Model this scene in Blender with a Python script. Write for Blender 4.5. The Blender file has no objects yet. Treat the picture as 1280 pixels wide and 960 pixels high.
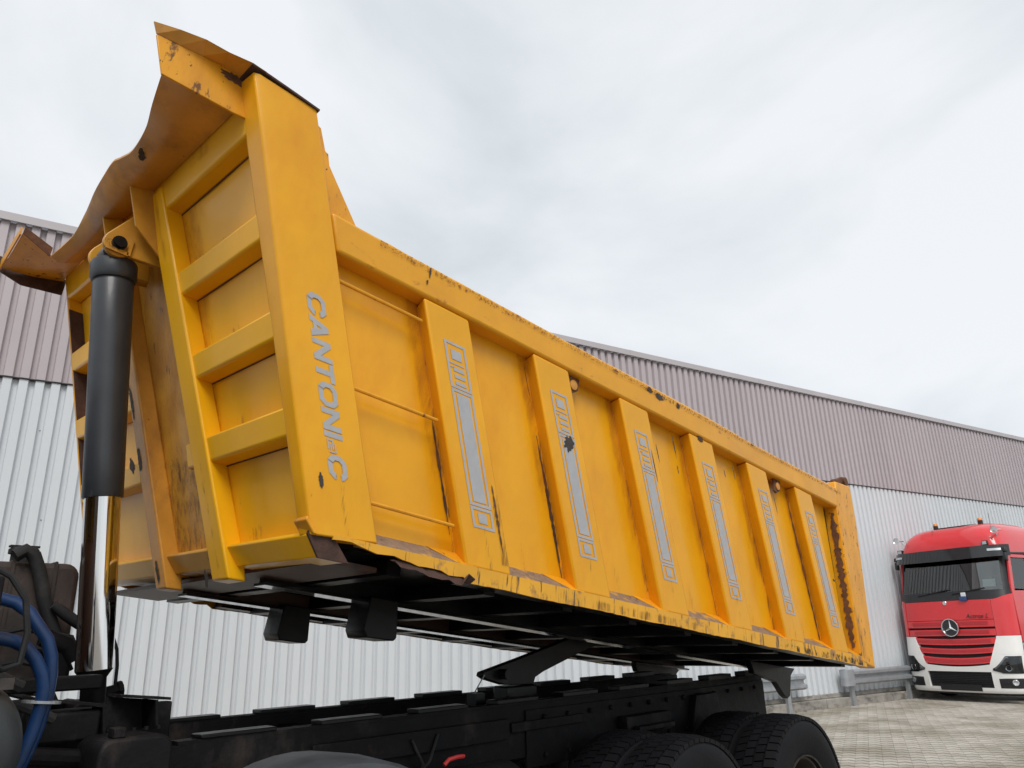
import bpy, bmesh, math, random
from mathutils import Vector, Matrix
random.seed(7)
R = math.radians
scene = bpy.context.scene
col = scene.collection

# ------------------------------------------------------------------ camera
# world axes: X runs along the tipper towards its rear, Y away from the camera, Z up
CAM_H = 1.65
FWD = Vector((0.67838135, 0.66255200, 0.31752732))
cam = bpy.data.cameras.new('camera')
camo = bpy.data.objects.new('camera', cam)
col.objects.link(camo)
cam.sensor_width = 36.0
cam.lens = 938.0/1280.0*36.0
cam.clip_start = 0.05
cam.clip_end = 3000
# measured axes: pitched up 18.5 degrees, rolled 1.7 degrees
_f = FWD.normalized()
_r = Vector((0.70506117, -0.70860301, -0.02775825))
_u = Vector((-0.20660953, -0.24270686, 0.94784275))
_m = Matrix((_r, _u, -_f)).transposed().to_4x4()
_m.translation = Vector((0, 0, CAM_H))
camo.matrix_world = _m
scene.camera = camo

# ------------------------------------------------------------------ sky, sun, exposure
SUN_EL, SUN_AZ = R(46), R(-130)          # direction the light comes from, azimuth in the XY plane
w = bpy.data.worlds.new('World')
scene.world = w
w.use_nodes = True
nt = w.node_tree
nt.nodes.clear()
def N(tree, t, **kw):
    n = tree.nodes.new(t)
    for k, v in kw.items():
        setattr(n, k, v)
    return n
sky = N(nt, 'ShaderNodeTexSky', sky_type='NISHITA', sun_disc=False, sun_elevation=SUN_EL, sun_rotation=R(90) - SUN_AZ)
tc = N(nt, 'ShaderNodeTexCoord')
mp = N(nt, 'ShaderNodeMapping')
mp.inputs['Scale'].default_value = (1.0, 1.0, 1.5)
mp.inputs['Location'].default_value = (3.1, 1.7, 0.4)
nz = N(nt, 'ShaderNodeTexNoise')
nz.inputs['Scale'].default_value = 1.9
nz.inputs['Detail'].default_value = 6
nz.inputs['Roughness'].default_value = 0.5
nz.inputs['Distortion'].default_value = 0.4
rp = N(nt, 'ShaderNodeValToRGB')
rp.color_ramp.elements[0].position = 0.34
rp.color_ramp.elements[0].color = (4.9, 5.38, 5.68, 1)
rp.color_ramp.elements[1].position = 0.60
rp.color_ramp.elements[1].color = (7.05, 7.25, 7.5, 1)
mx = N(nt, 'ShaderNodeMixRGB')
mx.inputs['Fac'].default_value = 0.93
bg = N(nt, 'ShaderNodeBackground')
bg.inputs['Strength'].default_value = 0.1
wo = N(nt, 'ShaderNodeOutputWorld')
L = nt.links.new
L(tc.outputs['Generated'], mp.inputs['Vector']); L(mp.outputs[0], nz.inputs['Vector'])
L(nz.outputs['Fac'], rp.inputs['Fac']); L(sky.outputs[0], mx.inputs['Color1']); L(rp.outputs[0], mx.inputs['Color2'])
L(mx.outputs[0], bg.inputs['Color']); L(bg.outputs[0], wo.inputs['Surface'])

sl = bpy.data.lights.new('sun', 'SUN')
sl.energy = 1.5
sl.angle = R(25)
sl.color = (1.0, 0.965, 0.92)
so = bpy.data.objects.new('sun', sl)
col.objects.link(so)
sd = Vector((math.cos(SUN_EL)*math.cos(SUN_AZ), math.cos(SUN_EL)*math.sin(SUN_AZ), math.sin(SUN_EL)))
so.rotation_euler = sd.to_track_quat('Z', 'Y').to_euler()
scene.view_settings.view_transform = 'Standard'
scene.view_settings.look = 'None'
scene.view_settings.exposure = 0.40
scene.view_settings.gamma = 1.0
scene.render.engine = 'CYCLES'

# ------------------------------------------------------------------ materials
MATS = {}
def mat(name, color, rough=0.5, metal=0.0, coat=0.0, var=0.0, vscale=6.0, bump=0.0, bscale=60.0, spec=0.5,
        layers=(), rvar=0.0):
    """Principled; layers = (kind, colour, scale, threshold, softness, stretch) of dirt / rust / chips laid over the paint"""
    if name in MATS: return MATS[name]
    m = bpy.data.materials.new(name)
    m.use_nodes = True
    t = m.node_tree
    p = t.nodes['Principled BSDF']
    p.inputs['Roughness'].default_value = rough
    p.inputs['Metallic'].default_value = metal
    p.inputs['Coat Weight'].default_value = coat
    p.inputs['Coat Roughness'].default_value = 0.08
    p.inputs['Specular IOR Level'].default_value = spec
    c4 = (*color, 1)
    co = N(t, 'ShaderNodeTexCoord')
    cur = None
    if var > 0:
        n = N(t, 'ShaderNodeTexNoise')
        n.inputs['Scale'].default_value = vscale
        n.inputs['Detail'].default_value = 8
        n.inputs['Roughness'].default_value = 0.62
        t.links.new(co.outputs['Object'], n.inputs['Vector'])
        r = N(t, 'ShaderNodeValToRGB')
        r.color_ramp.elements[0].position = 0.28
        r.color_ramp.elements[1].position = 0.72
        r.color_ramp.elements[0].color = tuple(max(0, x*(1-var)) for x in color) + (1,)
        r.color_ramp.elements[1].color = tuple(min(1, x*(1+var)) for x in color) + (1,)
        t.links.new(n.outputs['Fac'], r.inputs['Fac'])
        cur = r.outputs[0]
        if rvar > 0:
            mr = N(t, 'ShaderNodeMapRange')
            mr.inputs['To Min'].default_value = max(0.02, rough-rvar)
            mr.inputs['To Max'].default_value = rough+rvar
            n2 = N(t, 'ShaderNodeTexNoise')
            n2.inputs['Scale'].default_value = vscale*2.3
            n2.inputs['Detail'].default_value = 6
            t.links.new(co.outputs['Object'], n2.inputs['Vector'])
            t.links.new(n2.outputs['Fac'], mr.inputs['Value'])
            t.links.new(mr.outputs[0], p.inputs['Roughness'])
    for (lc, sc, th, soft, stretch, amt) in layers:
        mpn = N(t, 'ShaderNodeMapping')
        mpn.inputs['Scale'].default_value = stretch
        t.links.new(co.outputs['Object'], mpn.inputs['Vector'])
        n = N(t, 'ShaderNodeTexNoise')
        n.inputs['Scale'].default_value = sc
        n.inputs['Detail'].default_value = 7
        n.inputs['Roughness'].default_value = 0.65
        t.links.new(mpn.outputs[0], n.inputs['Vector'])
        mr = N(t, 'ShaderNodeMapRange')
        mr.inputs['From Min'].default_value = th
        mr.inputs['From Max'].default_value = th+soft
        mr.inputs['To Max'].default_value = amt
        t.links.new(n.outputs['Fac'], mr.inputs['Value'])
        mxn = N(t, 'ShaderNodeMixRGB')
        t.links.new(mr.outputs[0], mxn.inputs['Fac'])
        if cur is None: mxn.inputs['Color1'].default_value = c4
        else: t.links.new(cur, mxn.inputs['Color1'])
        mxn.inputs['Color2'].default_value = (*lc, 1)
        cur = mxn.outputs[0]
    if cur is None: p.inputs['Base Color'].default_value = c4
    else: t.links.new(cur, p.inputs['Base Color'])
    if bump > 0:
        n = N(t, 'ShaderNodeTexNoise')
        n.inputs['Scale'].default_value = bscale
        n.inputs['Detail'].default_value = 5
        t.links.new(co.outputs['Object'], n.inputs['Vector'])
        b = N(t, 'ShaderNodeBump')
        b.inputs['Strength'].default_value = bump
        b.inputs['Distance'].default_value = 0.01
        t.links.new(n.outputs['Fac'], b.inputs['Height'])
        t.links.new(b.outputs[0], p.inputs['Normal'])
    MATS[name] = m
    return m

RUSTC = (0.085, 0.035, 0.016)
YEL = (0.80, 0.372, 0.006)
paint = mat('yellow paint', YEL, 0.36, coat=0.12, spec=0.35, var=0.10, vscale=1.6, rvar=0.08, bump=0.05, bscale=9,
            layers=(((0.62, 0.19, 0.003), 2.6, 0.46, 0.34, (1.8, 1, 0.8), 0.42),
                    ((0.72, 0.38, 0.05), 3.1, 0.55, 0.25, (1, 1, 0.6), 0.35),
                    (RUSTC, 9.0, 0.715, 0.05, (3.2, 1.5, 0.8), 0.8),
                    ((0.03, 0.018, 0.012), 42.0, 0.735, 0.02, (1.4, 1, 0.8), 0.9)))
paint_front = mat('yellow paint front', (0.88, 0.445, 0.005), 0.34, coat=0.15, spec=0.4, var=0.08, vscale=1.9, rvar=0.08, bump=0.05, bscale=9,
            layers=(((0.66, 0.25, 0.008), 2.6, 0.52, 0.34, (1, 1.5, 0.8), 0.3),
                    (RUSTC, 11.0, 0.70, 0.06, (1.5, 3.0, 0.7), 0.7),
                    ((0.03, 0.018, 0.012), 46.0, 0.74, 0.02, (1, 1, 0.8), 0.9)))
paint_worn = mat('worn yellow paint', (0.75, 0.33, 0.012), 0.42, coat=0.1, spec=0.4, var=0.14, vscale=2.5, rvar=0.1, bump=0.08, bscale=14,
            layers=(((0.50, 0.17, 0.02), 4.0, 0.46, 0.3, (2.5, 1, 0.7), 0.6),
                    (RUSTC, 10.0, 0.60, 0.07, (2.2, 1, 1.0), 0.85),
                    ((0.028, 0.02, 0.016), 24.0, 0.64, 0.03, (1.3, 1, 0.9), 0.92)))
paint_rail = mat('rail yellow paint', (0.76, 0.345, 0.012), 0.38, coat=0.12, spec=0.35, var=0.12, vscale=1.8, rvar=0.08, bump=0.06, bscale=11,
            layers=(((0.56, 0.20, 0.012), 2.4, 0.52, 0.3, (1, 1, 1.5), 0.5),
                    ((0.30, 0.085, 0.02), 12.0, 0.63, 0.10, (0.7, 1, 1.6), 0.75),
                    ((0.028, 0.02, 0.016), 30.0, 0.705, 0.03, (0.8, 1, 1.4), 0.92)))
paint_strip = mat('sill strip paint', (0.76, 0.37, 0.015), 0.45, coat=0.1, var=0.12, vscale=3, rvar=0.1, bump=0.1, bscale=18,
            layers=(((0.20, 0.10, 0.06), 5.0, 0.56, 0.10, (1.4, 1, 1.4), 0.8),
                    ((0.05, 0.028, 0.02), 16.0, 0.58, 0.05, (2.4, 1, 0.25), 0.9)))
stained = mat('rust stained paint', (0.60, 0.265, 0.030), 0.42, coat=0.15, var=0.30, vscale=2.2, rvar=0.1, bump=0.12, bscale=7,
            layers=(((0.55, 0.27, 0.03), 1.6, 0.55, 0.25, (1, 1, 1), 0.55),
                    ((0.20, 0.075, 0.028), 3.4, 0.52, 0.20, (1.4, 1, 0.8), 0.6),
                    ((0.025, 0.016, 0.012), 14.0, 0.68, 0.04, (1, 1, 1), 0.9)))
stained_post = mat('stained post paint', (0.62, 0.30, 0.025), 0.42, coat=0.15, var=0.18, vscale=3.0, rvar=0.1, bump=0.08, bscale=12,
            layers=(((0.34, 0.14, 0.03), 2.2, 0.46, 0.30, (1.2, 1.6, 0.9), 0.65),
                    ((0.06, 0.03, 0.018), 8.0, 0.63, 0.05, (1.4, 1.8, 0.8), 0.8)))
grime = mat('ledge grime', (0.24, 0.155, 0.10), 0.85, var=0.3, vscale=18, bump=0.3, bscale=90,
            layers=(((0.60, 0.30, 0.03), 7.0, 0.53, 0.08, (1, 1, 1), 0.9), ((0.05, 0.03, 0.02), 30.0, 0.6, 0.05, (1, 1, 1), 0.8)))
rust = mat('rust', (0.13, 0.055, 0.026), 0.85, var=0.5, vscale=14, bump=0.4, bscale=60)
dark_rust_shade = mat('dark rust and shade', (0.06, 0.028, 0.020), 0.8, var=0.5, vscale=20, bump=0.3, bscale=70)  # real dark rust, and painted shade on the far beak plate
bare = mat('bare scar', (0.045, 0.035, 0.03), 0.7, var=0.4, vscale=30, bump=0.3, bscale=80)
decal = mat('grey decal film', (0.40, 0.40, 0.41), 0.45, var=0.08, vscale=20,
            layers=(((0.62, 0.29, 0.015), 26.0, 0.70, 0.03, (1, 1, 1), 0.9),))
under = mat('black underbody', (0.006, 0.006, 0.007), 0.36, coat=0.0, spec=0.35, var=0.4, vscale=5, rvar=0.12, bump=0.1, bscale=30,
            layers=(((0.06, 0.026, 0.014), 4.0, 0.64, 0.10, (1, 1, 1), 0.6),))
brownbeam = mat('brown beam', (0.085, 0.038, 0.024), 0.45, var=0.5, vscale=3, bump=0.15, bscale=40,
            layers=(((0.015, 0.013, 0.013), 3.0, 0.50, 0.12, (1, 1, 1), 0.9),))
chassis_m = mat('dirty black chassis', (0.007, 0.0065, 0.0075), 0.6, spec=0.2, var=0.4, vscale=6, rvar=0.12, bump=0.25, bscale=40,
            layers=(((0.060, 0.048, 0.041), 5.0, 0.55, 0.18, (1, 1, 0.6), 0.6), ((0.035, 0.018, 0.012), 9.0, 0.64, 0.08, (1, 1, 1), 0.7)))
chrome = mat('chrome rod', (0.82, 0.81, 0.80), 0.075, metal=1.0)
sleeve = mat('dark cylinder paint', (0.030, 0.034, 0.040), 0.42, coat=0.1, var=0.2, vscale=5, rvar=0.1, bump=0.03, bscale=30,
            layers=(((0.16, 0.15, 0.14), 8.0, 0.66, 0.05, (1, 1, 0.25), 0.55),))
tankm = mat('brown grimy tank', (0.060, 0.043, 0.037), 0.6, var=0.35, vscale=7, bump=0.2, bscale=35,
            layers=(((0.03, 0.025, 0.022), 5.0, 0.52, 0.15, (1, 1, 0.6), 0.8), ((0.19, 0.15, 0.13), 16.0, 0.64, 0.05, (1, 1, 1), 0.4)))
airtankm = mat('grey air tank', (0.035, 0.04, 0.043), 0.5, var=0.3, vscale=6, bump=0.1, bscale=40)
bluehose = mat('blue hose', (0.004, 0.030, 0.105), 0.45, var=0.2, vscale=9, bump=0.1, bscale=50,
            layers=(((0.06, 0.06, 0.06), 12.0, 0.60, 0.1, (1, 1, 1), 0.5),))
rubber = mat('black rubber', (0.016, 0.016, 0.017), 0.75, var=0.3, vscale=9, bump=0.1, bscale=60,
            layers=(((0.06, 0.055, 0.05), 6.0, 0.58, 0.14, (1, 1, 1), 0.6),))
tread_m = mat('tyre rubber', (0.006, 0.006, 0.0075), 0.68, spec=0.2, var=0.3, vscale=10, bump=0.15, bscale=70)
rimm = mat('rusty wheel rim', (0.06, 0.05, 0.045), 0.55, metal=0.3, var=0.4, vscale=12, bump=0.1, bscale=50)
fenderm = mat('grey plastic fender', (0.055, 0.058, 0.063), 0.45, var=0.25, vscale=6, rvar=0.1)
redhose = mat('red cable', (0.45, 0.03, 0.03), 0.5)
clad_w = mat('white cladding', (0.64, 0.67, 0.695), 0.42, var=0.035, vscale=0.7, rvar=0.05,
            layers=(((0.54, 0.565, 0.585), 1.2, 0.55, 0.3, (3, 3, 0.25), 0.35),))
clad_b = mat('mauve cladding', (0.46, 0.405, 0.418), 0.42, var=0.05, vscale=0.8, rvar=0.05)
flash_m = mat('roof flashing', (0.47, 0.435, 0.445), 0.4, var=0.05, vscale=2)
gapm = mat('dark closure', (0.04, 0.038, 0.04), 0.8)
screwm = mat('screw head', (0.20, 0.20, 0.21), 0.4, metal=0.6)
conc = mat('plinth concrete', (0.30, 0.28, 0.25), 0.9, var=0.3, vscale=4, bump=0.4, bscale=25,
            layers=(((0.09, 0.085, 0.07), 3.0, 0.50, 0.15, (1, 1, 2), 0.75), ((0.40, 0.38, 0.34), 7.0, 0.60, 0.1, (1, 1, 1), 0.6)))
galv = mat('galvanised steel', (0.40, 0.42, 0.44), 0.45, metal=0.55, var=0.2, vscale=5, rvar=0.1,
            layers=(((0.16, 0.15, 0.14), 5.0, 0.58, 0.15, (1, 1, 1), 0.5),))
redp = mat('red truck paint', (0.70, 0.028, 0.034), 0.25, coat=0.8, var=0.05, vscale=3)
redd = mat('red grille paint', (0.46, 0.018, 0.024), 0.35, coat=0.4)
whitep = mat('white bumper paint', (0.84, 0.83, 0.80), 0.3, coat=0.5, var=0.03, vscale=5)
blackp = mat('black plastic trim', (0.018, 0.018, 0.02), 0.42, var=0.2, vscale=10)
blackg = mat('gloss black visor', (0.012, 0.012, 0.013), 0.12, coat=0.6)
meshm = mat('intake mesh', (0.012, 0.012, 0.013), 0.7)
silver = mat('polished silver', (0.80, 0.80, 0.80), 0.12, metal=1.0)
lampm = mat('lamp reflector', (0.62, 0.64, 0.66), 0.15, metal=0.7)
amber = mat('amber beacon', (0.75, 0.24, 0.03), 0.25, coat=0.4)
curtainm = mat('pale curtain', (0.60, 0.68, 0.66), 0.8)
paper = mat('white paper', (0.78, 0.79, 0.80), 0.6)
cabin = mat('dark cab interior', (0.11, 0.11, 0.112), 0.7)
bluecap = mat('blue cap', (0.03, 0.07, 0.2), 0.4)

def glass(name, tint, mixv):
    m = bpy.data.materials.new(name); m.use_nodes = True
    t = m.node_tree; t.nodes.clear()
    o = N(t, 'ShaderNodeOutputMaterial'); tr = N(t, 'ShaderNodeBsdfTransparent'); gl = N(t, 'ShaderNodeBsdfGlossy')
    tr.inputs[0].default_value = (*tint, 1); gl.inputs['Roughness'].default_value = 0.01
    fr = N(t, 'ShaderNodeFresnel'); fr.inputs['IOR'].default_value = mixv
    ms = N(t, 'ShaderNodeMixShader')
    t.links.new(fr.outputs[0], ms.inputs[0]); t.links.new(tr.outputs[0], ms.inputs[1]); t.links.new(gl.outputs[0], ms.inputs[2])
    t.links.new(ms.outputs[0], o.inputs['Surface'])
    return m
screen_glass = glass('windscreen glass', (0.86, 0.92, 0.90), 2.1)
lens_glass = glass('lamp glass', (0.85, 0.87, 0.88), 1.5)

def vary(m, amt):                       # slight tone change from sheet to sheet
    t = m.node_tree; p = t.nodes['Principled BSDF']
    src = p.inputs['Base Color'].links[0].from_socket
    oi = N(t, 'ShaderNodeObjectInfo'); mr = N(t, 'ShaderNodeMapRange'); hs_ = N(t, 'ShaderNodeHueSaturation')
    mr.inputs['To Min'].default_value = 1-amt; mr.inputs['To Max'].default_value = 1+amt
    t.links.new(oi.outputs['Random'], mr.inputs['Value']); t.links.new(mr.outputs[0], hs_.inputs['Value'])
    t.links.new(src, hs_.inputs['Color']); t.links.new(hs_.outputs[0], p.inputs['Base Color'])
vary(clad_w, 0.035); vary(clad_b, 0.04)
def stain_mat(name, color, scale, stretch, lo, hi, amt):
    """thin film of tint, rust or grime: feathered by the vertex attribute 'film', broken up by noise"""
    m = bpy.data.materials.new(name); m.use_nodes = True
    t = m.node_tree; p = t.nodes['Principled BSDF']; o = t.nodes['Material Output']
    p.inputs['Base Color'].default_value = (*color, 1); p.inputs['Roughness'].default_value = 0.7
    co = N(t, 'ShaderNodeTexCoord'); mpn = N(t, 'ShaderNodeMapping'); mpn.inputs['Scale'].default_value = stretch
    n = N(t, 'ShaderNodeTexNoise'); n.inputs['Scale'].default_value = scale; n.inputs['Detail'].default_value = 9; n.inputs['Roughness'].default_value = 0.7
    at = N(t, 'ShaderNodeAttribute', attribute_name='film')
    ad = N(t, 'ShaderNodeMath', operation='MULTIPLY_ADD'); ad.inputs[1].default_value = 0.55
    mr = N(t, 'ShaderNodeMapRange'); mr.inputs['From Min'].default_value = lo; mr.inputs['From Max'].default_value = hi; mr.inputs['To Max'].default_value = amt
    mu = N(t, 'ShaderNodeMath', operation='MULTIPLY')
    tr = N(t, 'ShaderNodeBsdfTransparent'); ms = N(t, 'ShaderNodeMixShader')
    l = t.links.new
    l(co.outputs['Object'], mpn.inputs[0]); l(mpn.outputs[0], n.inputs['Vector'])
    l(at.outputs['Fac'], ad.inputs[0]); l(n.outputs['Fac'], ad.inputs[2]); l(ad.outputs[0], mr.inputs['Value'])
    l(mr.outputs[0], mu.inputs[0]); l(at.outputs['Fac'], mu.inputs[1])
    l(mu.outputs[0], ms.inputs[0]); l(tr.outputs[0], ms.inputs[1]); l(p.outputs[0], ms.inputs[2]); l(ms.outputs[0], o.inputs['Surface'])
    return m
film_orange = stain_mat('orange tint', (0.34, 0.095, 0.010), 7, (1.5, 1.5, 0.5), 0.90, 1.30, 0.50)
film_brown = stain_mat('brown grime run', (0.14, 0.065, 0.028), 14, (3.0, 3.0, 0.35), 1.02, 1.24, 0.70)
film_dark = stain_mat('dark grime', (0.035, 0.022, 0.016), 16, (1.6, 1.6, 0.8), 1.04, 1.14, 0.85)
film_speck = stain_mat('rust freckles', (0.17, 0.06, 0.022), 60, (1.0, 1.0, 1.0), 1.05, 1.15, 0.75)
film_scratch = stain_mat('vertical scratches', (0.20, 0.09, 0.035), 26, (5.0, 5.0, 0.35), 1.06, 1.22, 0.6)

# ------------------------------------------------------------------ mesh helpers
class MB:
    def __init__(s): s.v = []; s.f = []
    def add(s, vs, fs):
        o = len(s.v); s.v += [tuple(v) for v in vs]; s.f += [tuple(i+o for i in f) for f in fs]; return s
    def hexa(s, p):   # 8 points: bottom ring of 4, top ring of 4
        return s.add(p, [(3, 2, 1, 0), (4, 5, 6, 7), (0, 1, 5, 4), (1, 2, 6, 5), (2, 3, 7, 6), (3, 0, 4, 7)])
    def box(s, x0, x1, y0, y1, z0, z1):
        return s.hexa([(x0, y0, z0), (x1, y0, z0), (x1, y1, z0), (x0, y1, z0), (x0, y0, z1), (x1, y0, z1), (x1, y1, z1), (x0, y1, z1)])
    def prism(s, poly, f, a, b):   # poly of 2-D points, f(p, t) -> 3-D
        n = len(poly)
        vs = [f(p, a) for p in poly] + [f(p, b) for p in poly]
        fs = [tuple(range(n-1, -1, -1)), tuple(range(n, 2*n))] + [(i, (i+1) % n, n+(i+1) % n, n+i) for i in range(n)]
        return s.add(vs, fs)
    def tube(s, pts, r, n=10, cap=True):
        P = [Vector(p) for p in pts]; m = len(P); vs = []; fs = []
        rr = r if isinstance(r, (list, tuple)) else [r]*m
        ref = None
        for i, p in enumerate(P):
            d = (P[min(i+1, m-1)]-P[max(i-1, 0)]).normalized()
            if ref is None:
                ref = Vector((0, 0, 1)) if abs(d.z) < 0.9 else Vector((1, 0, 0))
            x = (ref-d*ref.dot(d)).normalized(); ref = x; y = d.cross(x)
            for k in range(n):
                a = 2*math.pi*k/n
                vs.append(p+(x*math.cos(a)+y*math.sin(a))*rr[i])
        for i in range(m-1):
            for k in range(n):
                fs.append((i*n+k, i*n+(k+1) % n, (i+1)*n+(k+1) % n, (i+1)*n+k))
        if cap:
            fs.append(tuple(range(n-1, -1, -1))); fs.append(tuple((m-1)*n+k for k in range(n)))
        return s.add(vs, fs)
    def lathe(s, prof, c, ax, n=32, closed=False, cap0=True):   # prof (r, t) along axis vector ax from c
        ax = Vector(ax).normalized(); c = Vector(c)
        x = ax.orthogonal().normalized(); y = ax.cross(x)
        m = len(prof); vs = []; fs = []
        for (r, t) in prof:
            for k in range(n):
                a = 2*math.pi*k/n
                vs.append(c+ax*t+(x*math.cos(a)+y*math.sin(a))*r)
        for i in range(m-1 if not closed else m):
            j = (i+1) % m
            for k in range(n):
                fs.append((i*n+k, i*n+(k+1) % n, j*n+(k+1) % n, j*n+k))
        if not closed:
            if cap0: fs.append(tuple(range(n-1, -1, -1)))
            fs.append(tuple((m-1)*n+k for k in range(n)))
        return s.add(vs, fs)
    def sheet(s, grid, off):   # grid[i][j] points, off = thickness vector or list -> closed sheet
        ni, nj = len(grid), len(grid[0])
        top = [Vector(p) for row in grid for p in row]
        offs = off if isinstance(off, list) else [Vector(off)]*len(top)
        bot = [p+o for p, o in zip(top, offs)]
        q = lambda i, j: i*nj+j
        fs = []
        M = ni*nj
        for i in range(ni-1):
            for j in range(nj-1):
                fs.append((q(i, j), q(i+1, j), q(i+1, j+1), q(i, j+1)))
                fs.append((M+q(i, j), M+q(i, j+1), M+q(i+1, j+1), M+q(i+1, j)))
        for i in range(ni-1):
            fs.append((q(i, 0), M+q(i, 0), M+q(i+1, 0), q(i+1, 0)))
            fs.append((q(i, nj-1), q(i+1, nj-1), M+q(i+1, nj-1), M+q(i, nj-1)))
        for j in range(nj-1):
            fs.append((q(0, j), q(0, j+1), M+q(0, j+1), M+q(0, j)))
            fs.append((q(ni-1, j), M+q(ni-1, j), M+q(ni-1, j+1), q(ni-1, j+1)))
        return s.add(top+bot, fs)
    def mesh(s, name, m, smooth=False):
        me = bpy.data.meshes.new(name)
        me.from_pydata([tuple(v) for v in s.v], [], s.f)
        bm = bmesh.new(); bm.from_mesh(me)
        bmesh.ops.recalc_face_normals(bm, faces=bm.faces)
        bm.to_mesh(me); bm.free()
        me.materials.append(m)
        if smooth:
            for p in me.polygons: p.use_smooth = True
            me.set_sharp_from_angle(angle=R(38))
        return me
    def build(s, name, m, parent=None, bevel=0.0, seg=2, smooth=False):
        o = bpy.data.objects.new(name, s.mesh(name, m, smooth or bevel > 0))
        col.objects.link(o); o.parent = parent
        if bevel > 0: bev(o, bevel, seg)
        return o
def bev(o, wd, seg=2):
    b = o.modifiers.new('bevel', 'BEVEL'); b.width = wd; b.segments = seg; b.limit_method = 'ANGLE'; b.angle_limit = R(30)
    b.harden_normals = False
def empty(name, loc=(0, 0, 0), rz=0.0, parent=None):
    o = bpy.data.objects.new(name, None); col.objects.link(o); o.location = loc; o.rotation_euler = (0, 0, rz); o.parent = parent
    o.empty_display_size = 0.3
    return o
def tag(o, label=None, cat=None, group=None, kind=None):
    if label: o['label'] = label
    if cat: o['category'] = cat
    if group: o['group'] = group
    if kind: o['kind'] = kind
    return o
def dup(o, parent=None, loc=None):
    c = o.copy(); col.objects.link(c)
    if parent is not None: c.parent = parent
    if loc is not None: c.location = loc
    return c

# ------------------------------------------------------------------ ground and pavers
WALL_AZ = R(-12.936)                      # the warehouse front runs along this direction
def wallpt(x, y, z=0.0):
    c, s_ = math.cos(WALL_AZ), math.sin(WALL_AZ)
    return Vector((x*c-y*s_, x*s_+y*c, z))
def ground_mat():
    m = bpy.data.materials.new('paved ground'); m.use_nodes = True
    t = m.node_tree; p = t.nodes['Principled BSDF']; p.inputs['Roughness'].default_value = 0.9
    co = N(t, 'ShaderNodeTexCoord'); mpn = N(t, 'ShaderNodeMapping'); mpn.inputs['Rotation'].default_value = (0, 0, R(-20.7))
    br = N(t, 'ShaderNodeTexBrick'); br.inputs['Scale'].default_value = 1.0
    br.inputs['Brick Width'].default_value = 0.23; br.inputs['Row Height'].default_value = 0.165; br.inputs['Mortar Size'].default_value = 0.008
    br.inputs['Color1'].default_value = (0.27, 0.24, 0.20, 1); br.inputs['Color2'].default_value = (0.22, 0.195, 0.165, 1)
    br.inputs['Mortar'].default_value = (0.07, 0.062, 0.052, 1)
    n = N(t, 'ShaderNodeTexNoise'); n.inputs['Scale'].default_value = 0.5; n.inputs['Detail'].default_value = 6
    mx_ = N(t, 'ShaderNodeMixRGB', blend_type='MULTIPLY'); mx_.inputs['Fac'].default_value = 0.5
    t.links.new(co.outputs['Object'], mpn.inputs[0]); t.links.new(mpn.outputs[0], br.inputs['Vector'])
    t.links.new(co.outputs['Object'], n.inputs['Vector'])
    t.links.new(br.outputs['Color'], mx_.inputs['Color1']); t.links.new(n.outputs['Color'], mx_.inputs['Color2'])
    t.links.new(mx_.outputs[0], p.inputs['Base Color'])
    return m
g = MB().add([(-500, -500, -0.03), (600, -500, -0.03), (600, 600, -0.03), (-500, 600, -0.03)], [(0, 1, 2, 3)]).build('ground', ground_mat())
tag(g, kind='structure')
def paver_mat():
    m = bpy.data.materials.new('concrete pavers'); m.use_nodes = True
    t = m.node_tree; p = t.nodes['Principled BSDF']; p.inputs['Roughness'].default_value = 0.88
    co = N(t, 'ShaderNodeTexCoord'); at = N(t, 'ShaderNodeAttribute', attribute_name='tone')
    n = N(t, 'ShaderNodeTexNoise'); n.inputs['Scale'].default_value = 0.9; n.inputs['Detail'].default_value = 7
    t.links.new(co.outputs['Object'], n.inputs['Vector'])
    r1 = N(t, 'ShaderNodeValToRGB')
    r1.color_ramp.elements[0].color = (0.40, 0.365, 0.315, 1); r1.color_ramp.elements[1].color = (0.50, 0.46, 0.40, 1)
    t.links.new(at.outputs['Fac'], r1.inputs['Fac'])
    r2 = N(t, 'ShaderNodeValToRGB')
    r2.color_ramp.elements[0].position = 0.36; r2.color_ramp.elements[1].position = 0.58
    r2.color_ramp.elements[0].color = (0.62, 0.60, 0.54, 1); r2.color_ramp.elements[1].color = (1, 1, 1, 1)
    t.links.new(n.outputs['Fac'], r2.inputs['Fac'])
    mx_ = N(t, 'ShaderNodeMixRGB', blend_type='MULTIPLY'); mx_.inputs['Fac'].default_value = 1
    t.links.new(r1.outputs[0], mx_.inputs['Color1']); t.links.new(r2.outputs[0], mx_.inputs['Color2'])
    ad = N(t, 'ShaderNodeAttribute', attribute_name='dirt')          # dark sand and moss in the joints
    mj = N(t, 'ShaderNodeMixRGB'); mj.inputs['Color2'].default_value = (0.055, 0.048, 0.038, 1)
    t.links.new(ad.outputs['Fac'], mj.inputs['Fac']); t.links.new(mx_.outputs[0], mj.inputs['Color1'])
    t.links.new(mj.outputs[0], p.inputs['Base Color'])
    return m
PV_AZ = R(20.7); PW, PL, PA = 0.165, 0.215, 0.062
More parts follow.
